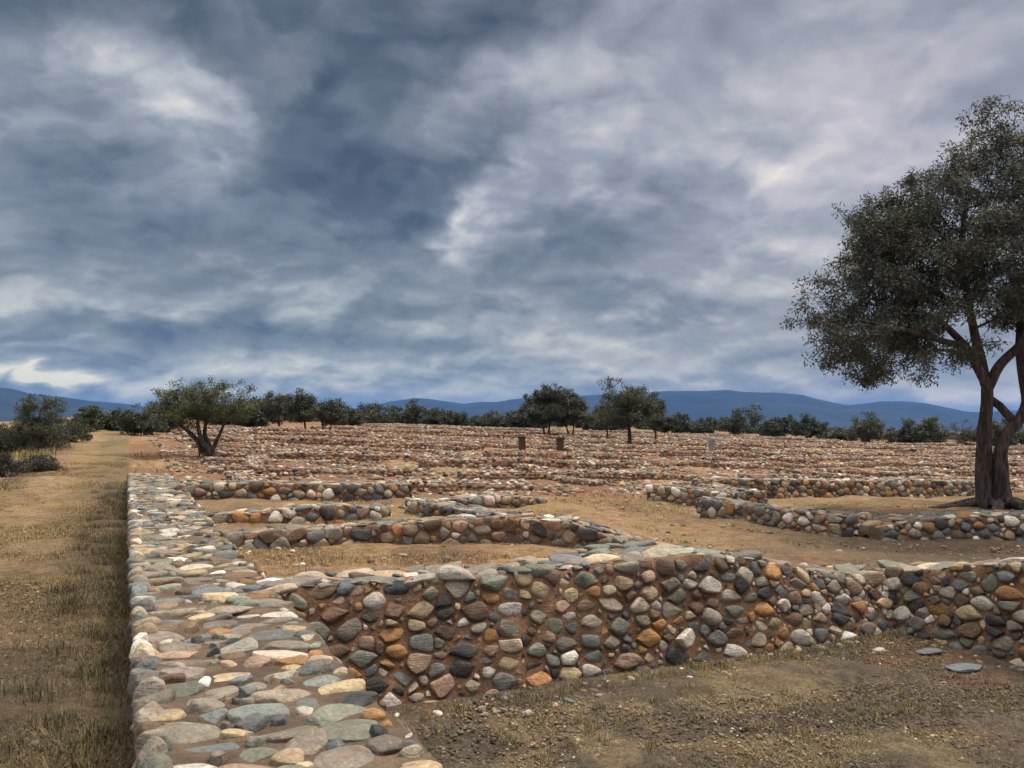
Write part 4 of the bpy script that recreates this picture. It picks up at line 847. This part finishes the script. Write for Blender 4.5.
# ================================================================ MOUNTAINS
def mountains(name, prof, d0, d1, d2, seed, extra=1.0):
    """a range: crest heights (m) by bearing, foot at d0, crest at d1, back foot at d2"""
    px = np.array([p[0] for p in prof], float); py = np.array([p[1] for p in prof], float)
    na, nr = 420, 70; pxs = np.linspace(px[0], px[-1], na); az = np.arctan((pxs-512)/797); rr = np.concatenate([np.linspace(d0, d1, 50), np.linspace(d1, d2, 21)[1:]])
    Rr, A = np.meshgrid(rr, az, indexing='ij'); X = Rr*np.sin(A); Y = Rr*np.cos(A)
    H = EYE+(430-np.interp(pxs, px, py))/797*d1*np.cos(az)*1.0; H = np.tile(H[None], (len(rr), 1))
    up = np.where(Rr < d1, (Rr-d0)/(d1-d0), 1-(Rr-d1)/(d2-d1)).clip(0, 1); nz = noise2(X/900, Y/900, seed, 6, 1.0); rg = 1-np.abs(noise2(X/1100, Y/1500, seed+1, 4, 1.2))
    Z = -12+(H+12)*up**.8*(1+.0*nz)+(nz*60+rg*90-45)*up*(1-up)*3.2
    m = na; n = len(rr); V = np.stack([X, Y, Z], -1).reshape(-1, 3); i = np.arange(n-1)[:, None]*m+np.arange(m-1)[None]; F = np.stack([i, i+m, i+m+1, i+1], -1).reshape(-1, 4)
    o = mesh_obj(name, V, F, M_mountain); o['kind'] = 'structure'
mountains('mountains', [(180,431),(260,424),(330,412),(370,407),(388,402),(415,398),(430,399),(450,402),(463,404),(480,402),(500,402),(520,399),(545,396),(575,396),(610,394),(640,393),(665,391),(690,391),(705,391),(727,390),(742,393),(765,395),(790,396),(803,397),(822,402),(845,406),(870,404),(882,402),(900,402),(925,404),(945,408),(965,412),(985,413),(1000,411),(1024,411),(1070,408),(1150,404),(1300,402),(1500,415)], 4200, 7000, 9000, 3)
mountains('mountains', [(-700,410),(-500,398),(-300,392),(-120,383),(-30,385),(0,388),(12,389),(30,394),(50,396),(70,398),(90,401),(110,403),(130,405),(150,408),(180,414),(220,422),(260,431)], 3400, 5600, 7200, 8)

# ================================================================ HAZE, SKY, SUN, CAMERA
def b_haze(m):
    m.use_nodes = True; nt = NT(m.node_tree); out = nt.n('ShaderNodeOutputMaterial'); v = nt.n('ShaderNodeVolumePrincipled', {'Color': (.065, .33, 1.0, 1), 'Density': HAZE, 'Anisotropy': .0}); nt.link(v.outputs[0], out.inputs['Volume'])
HAZE = 7.5e-5
mh = bpy.data.materials.new('air'); b_haze(mh)
v, f = boxes(((0, 0, 190), (14500, 14500, 225))); o = mesh_obj('haze', v, f, mh, smooth=False); o['kind'] = 'stuff'

SUN_EL, SUN_AZ = 58, 60     # degrees; azimuth from the view direction to the right
world = bpy.data.worlds.new('World'); scene.world = world; world.use_nodes = True; world.cycles.sampling_method = 'MANUAL'; world.cycles.sample_map_resolution = 512
nt = NT(world.node_tree); out = nt.n('ShaderNodeOutputWorld'); bg = nt.n('ShaderNodeBackground', {'Strength': 1.0}); nt.link(bg.outputs[0], out.inputs[0])
sky = nt.n('ShaderNodeTexSky', sky_type='NISHITA', sun_disc=False, sun_elevation=math.radians(SUN_EL), sun_rotation=math.radians(SUN_AZ), air_density=1.2, dust_density=2.0)
skyc = nt.mix(1.0, sky.outputs[0], (.07, .07, .07), 'MULTIPLY')
tc = nt.n('ShaderNodeTexCoord').outputs['Generated']; sep = nt.n('ShaderNodeSeparateXYZ'); nt.link(tc, sep.inputs[0]); X, Y, Z = sep.outputs
zc = nt.math('MAXIMUM', Z, 0.0); inv = nt.math('DIVIDE', 1.0, nt.math('ADD', zc, .42)); deck = nt.n('ShaderNodeCombineXYZ', {0: nt.math('MULTIPLY', X, inv), 1: nt.math('MULTIPLY', Y, inv), 2: 0.0}).outputs[0]
az = nt.math('ARCTAN2', X, Y); el = nt.math('ARCSINE', nt.math('MINIMUM', nt.math('MAXIMUM', Z, -1.0), 1.0))
def mapped(vec, off, sc, strx=1., stry=1.):
    mp = nt.n('ShaderNodeMapping', {'Location': off, 'Scale': (sc*strx, sc*stry, sc)}); nt.link(vec, mp.inputs[0]); return mp.outputs[0]
def vadd(a, b, k):
    s_ = nt.n('ShaderNodeVectorMath', operation='SCALE'); nt.link(a, s_.inputs[0]); s_.inputs['Scale'].default_value = k
    d_ = nt.n('ShaderNodeVectorMath', operation='ADD'); nt.link(b, d_.inputs[0]); nt.link(s_.outputs[0], d_.inputs[1]); return d_.outputs[0]
def warpvec(vec, off, sc, det=4):
    nd = nt.n('ShaderNodeTexNoise', {'Scale': 1.0, 'Detail': det, 'Roughness': .55}); nt.link(mapped(vec, off, sc), nd.inputs['Vector'])
    d_ = nt.n('ShaderNodeVectorMath', operation='SUBTRACT'); nt.link(nd.outputs['Color'], d_.inputs[0]); d_.inputs[1].default_value = (.5, .5, .5); return d_.outputs[0]
# puffs: rounded cells of several sizes on a warped cloud deck
wv = warpvec(deck, (3.1, 1.7, 0), 3.8, 6); deckw = vadd(wv, deck, .16)
def puffs(vec, sc, off, det=4.0, rough=.5):
    v = nt.n('ShaderNodeTexNoise', {'Scale': 1.0, 'Detail': det, 'Roughness': rough, 'Lacunarity': 2.1}, noise_dimensions='2D'); nt.link(mapped(vec, off, sc, 1., 1.1), v.inputs['Vector'])
    return nt.math('MULTIPLY', nt.math('ABSOLUTE', nt.math('SUBTRACT', v.outputs[0], .5)), 2.0)
def noise2d(vec, det, rough):
    nd = nt.n('ShaderNodeTexNoise', {'Scale': 1.0, 'Detail': det, 'Roughness': rough}, noise_dimensions='2D'); nt.link(vec, nd.inputs['Vector']); return nd.outputs[0]
def shift(vec, d):
    a_ = nt.n('ShaderNodeVectorMath', operation='ADD'); nt.link(vec, a_.inputs[0]); a_.inputs[1].default_value = d; return a_.outputs[0]
PO = (4.3, 2.2, 0)
p1 = puffs(deckw, 2.6, PO); p1s = puffs(shift(deckw, (.03, .075, 0)), 2.6, PO)
p2 = puffs(deckw, 6.5, (1, 7, 0), 3.0); p2s = puffs(shift(deckw, (.012, .03, 0)), 6.5, (1, 7, 0), 3.0)
edge = nt.math('ADD', nt.math('MULTIPLY', nt.math('SUBTRACT', p1, p1s), .42), nt.math('MULTIPLY', nt.math('SUBTRACT', p2, p2s), .16))
n1 = noise2d(mapped(deckw, (1.3, .4, 0), 2.2), 8, .45)
n3 = noise2d(mapped(deck, (2.2, 9, 1), .8), 3, .5)
n4 = noise2d(mapped(deckw, (7, 3, 1), 9.), 5, .6)
# great masses and breaks, by bearing
azw = nt.n('ShaderNodeSeparateXYZ'); nt.link(wv, azw.inputs[0]); pz = nt.math('MULTIPLY_ADD', zc, 1.0, .09)
pe = nt.math('MULTIPLY', nt.math('SUBTRACT', p1, .25), .12)
azq = nt.math('ADD', az, nt.math('ADD', nt.math('MULTIPLY', azw.outputs[0], nt.math('MULTIPLY', pz, .75)), pe)); elq = nt.math('ADD', el, nt.math('ADD', nt.math('MULTIPLY', azw.outputs[1], nt.math('MULTIPLY', pz, .5)), nt.math('MULTIPLY', pe, .6)))
q = nt.n('ShaderNodeCombineXYZ', {0: azq, 1: elq, 2: 0.0}).outputs[0]
def bearing(px, py):
    u = (px-512)/797; v = (384-py)/797; dx, dy, dz = u, math.cos(TILT)-v*math.sin(TILT), math.sin(TILT)+v*math.cos(TILT); return math.atan2(dx, dy), math.atan2(dz, math.hypot(dx, dy))
acc = None
def blob(px, py, rx, ry, rot, amp, hard=False):
    global acc
    a, e = bearing(px, py); mp = nt.n('ShaderNodeMapping', vector_type='TEXTURE', ins={'Location': (a, e, 0), 'Rotation': (0, 0, math.radians(-rot)), 'Scale': (rx/797*1.5, ry/797*1.5, 1)}); nt.link(q, mp.inputs[0])
    g = nt.n('ShaderNodeTexGradient', gradient_type='SPHERICAL' if hard else 'QUADRATIC_SPHERE'); nt.link(mp.outputs[0], g.inputs[0]); f = g.outputs[1]
    acc = nt.math('MULTIPLY_ADD', f, amp, acc if acc is not None else 0.0)
for b in [(340,150,300,130,12,-.26),(410,205,130,66,-10,-.24),(40,20,230,70,0,-.2),(90,230,190,45,12,-.16),(250,345,260,26,0,-.24),(60,325,160,24,0,-.16),(620,235,180,40,0,-.15),(690,318,170,20,0,-.2),(560,295,150,20,4,-.14),(500,8,150,40,0,-.2),(420,60,140,50,30,-.16),(330,275,170,26,-5,-.14),(990,300,140,50,0,-.06),
          (150,90,85,60,50,.42),(185,140,60,40,30,.22),(90,80,60,40,0,.14),(490,205,50,36,-35,.50),(470,235,60,20,-15,.2),(250,288,110,20,0,.26),(140,305,60,20,0,.18),(90,290,50,20,0,.12),(570,60,170,120,-20,.18),(800,120,420,220,0,.30),(590,170,120,50,0,.16),(520,338,190,26,0,.22),(640,335,90,20,0,.14),(720,365,120,18,0,.18),(24,383,70,17,0,1.1),(30,352,60,10,0,.25),(320,384,300,24,0,.30),(1000,392,160,26,0,.26),(760,262,110,26,0,.14),(860,345,150,16,0,-.14),(480,375,160,10,0,-.12),(150,362,150,12,0,-.14),(700,225,60,30,20,-.1),(600,378,200,16,0,.16),(900,330,170,40,0,.06)]: blob(*b)
nfade = nt.math('MULTIPLY', nt.math('MULTIPLY_ADD', nt.ramp(el, [(.03, 0.), (.22, 1.)]), .30, .18), nt.math('SUBTRACT', 1.15, nt.ramp(az, [(.05, 0.), (.45, .68)])))
nn = nt.math('ADD', nt.math('MULTIPLY', nt.math('SUBTRACT', n1, .5), nfade), nt.math('ADD', nt.math('MULTIPLY', nt.math('SUBTRACT', n4, .5), .03), nt.math('MULTIPLY', nt.math('SUBTRACT', n3, .5), .25)))
hz = nt.math('MULTIPLY', nt.ramp(el, [(.0, 1.), (.10, 0.)]), .24)
d = nt.math('ADD', nt.math('ADD', acc, nn), nt.math('MULTIPLY_ADD', hz, .8, .455))
# a lower dark deck with ragged edges under a paler one
low = nt.n('ShaderNodeMapRange', {'Value': d, 'From Min': .505, 'From Max': .40, 'To Min': 0., 'To Max': 1.}, interpolation_type='SMOOTHSTEP').outputs[0]
lv = nt.math('ADD', nt.math('MULTIPLY_ADD', d, .9, .09), nt.math('MULTIPLY', edge, .9)); dv = nt.math('ADD', nt.math('MULTIPLY_ADD', d, .95, .035), nt.math('MULTIPLY', edge, .9))
val = nt.math('ADD', nt.math('MULTIPLY', lv, nt.math('SUBTRACT', 1.0, low)), nt.math('MULTIPLY', dv, low))
# crisp-edged heaps of cloud within the decks, lit from above
n5 = noise2d(mapped(deckw, (11, 4, 0), 3.1, 1., 1.15), 7, .52); n6 = noise2d(mapped(deckw, (3, 14, 0), 6.0, 1., 1.15), 6, .55)
n5s = noise2d(mapped(shift(deckw, (.01, .04, 0)), (11, 4, 0), 3.1, 1., 1.15), 7, .52)
def step01(v, lo, hi): return nt.n('ShaderNodeMapRange', {'Value': v, 'From Min': lo, 'From Max': hi, 'To Min': -.5, 'To Max': .5}, interpolation_type='SMOOTHSTEP').outputs[0]
cr = nt.math('ADD', nt.math('MULTIPLY', step01(n5, .46, .56), .09), nt.math('ADD', nt.math('MULTIPLY', step01(n6, .45, .57), .03), nt.math('MULTIPLY', nt.math('SUBTRACT', n5, n5s), .42)))
cr = nt.math('MULTIPLY', cr, nt.math('MULTIPLY', nt.math('SUBTRACT', 1.1, nt.ramp(az, [(.05, 0.), (.40, .9)])), nt.ramp(el, [(.02, .35), (.12, 1.)])))
val = nt.math('ADD', val, cr)
# unseen sky overhead made brighter to throw more light on the ground
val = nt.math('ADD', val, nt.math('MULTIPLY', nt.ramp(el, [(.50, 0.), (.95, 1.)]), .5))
EX = .74
def k3(*c): return tuple(x*EX for x in c)
cool = nt.ramp(val, [(.04, k3(.047,.059,.082)), (.24, k3(.093,.111,.139)), (.45, k3(.171,.194,.223)), (.62, k3(.275,.30,.335)), (.80, k3(.46,.465,.475)), (1.0, k3(.80,.74,.64))])
warm = nt.ramp(nt.math('MULTIPLY_ADD', az, .8, .5), [(.35, 0.), (.85, 1.)]); cool = nt.mix(nt.math('MULTIPLY', warm, .8), cool, nt.mix(1.0, cool, (1.07, .98, .995), 'MULTIPLY'))
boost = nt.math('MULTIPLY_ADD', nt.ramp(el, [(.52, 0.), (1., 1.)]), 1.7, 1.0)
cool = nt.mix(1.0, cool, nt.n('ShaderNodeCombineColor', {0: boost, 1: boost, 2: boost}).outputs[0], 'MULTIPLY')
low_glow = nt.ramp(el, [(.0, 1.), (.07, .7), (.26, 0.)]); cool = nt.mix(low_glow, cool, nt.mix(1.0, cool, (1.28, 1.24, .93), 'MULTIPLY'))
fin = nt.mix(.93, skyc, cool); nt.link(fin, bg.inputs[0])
sun = bpy.data.lights.new('sun', 'SUN'); sun.energy = 1.5; sun.angle = math.radians(16); sun.color = (1, .89, .74); so = bpy.data.objects.new('sun', sun); COL.objects.link(so)
a = math.radians(SUN_AZ); e = math.radians(SUN_EL); from mathutils import Vector
so.rotation_euler = Vector((math.sin(a)*math.cos(e), math.cos(a)*math.cos(e), math.sin(e))).to_track_quat('Z', 'Y').to_euler()
cam = bpy.data.cameras.new('camera'); cam.sensor_width = 36; cam.lens = 36*797/1024; cam.clip_start = .05; cam.clip_end = 40000; co = bpy.data.objects.new('camera', cam); COL.objects.link(co); co.location = (0, 0, EYE); co.rotation_euler = (math.pi/2+TILT, 0, 0); scene.camera = co
scene.view_settings.view_transform = 'Standard'; scene.view_settings.look = 'None'; scene.view_settings.exposure = 0.75; scene.view_settings.gamma = 1
scene.cycles.use_denoising = True; scene.cycles.max_bounces = 5; scene.cycles.diffuse_bounces = 2; scene.cycles.volume_bounces = 1; scene.cycles.transmission_bounces = 2
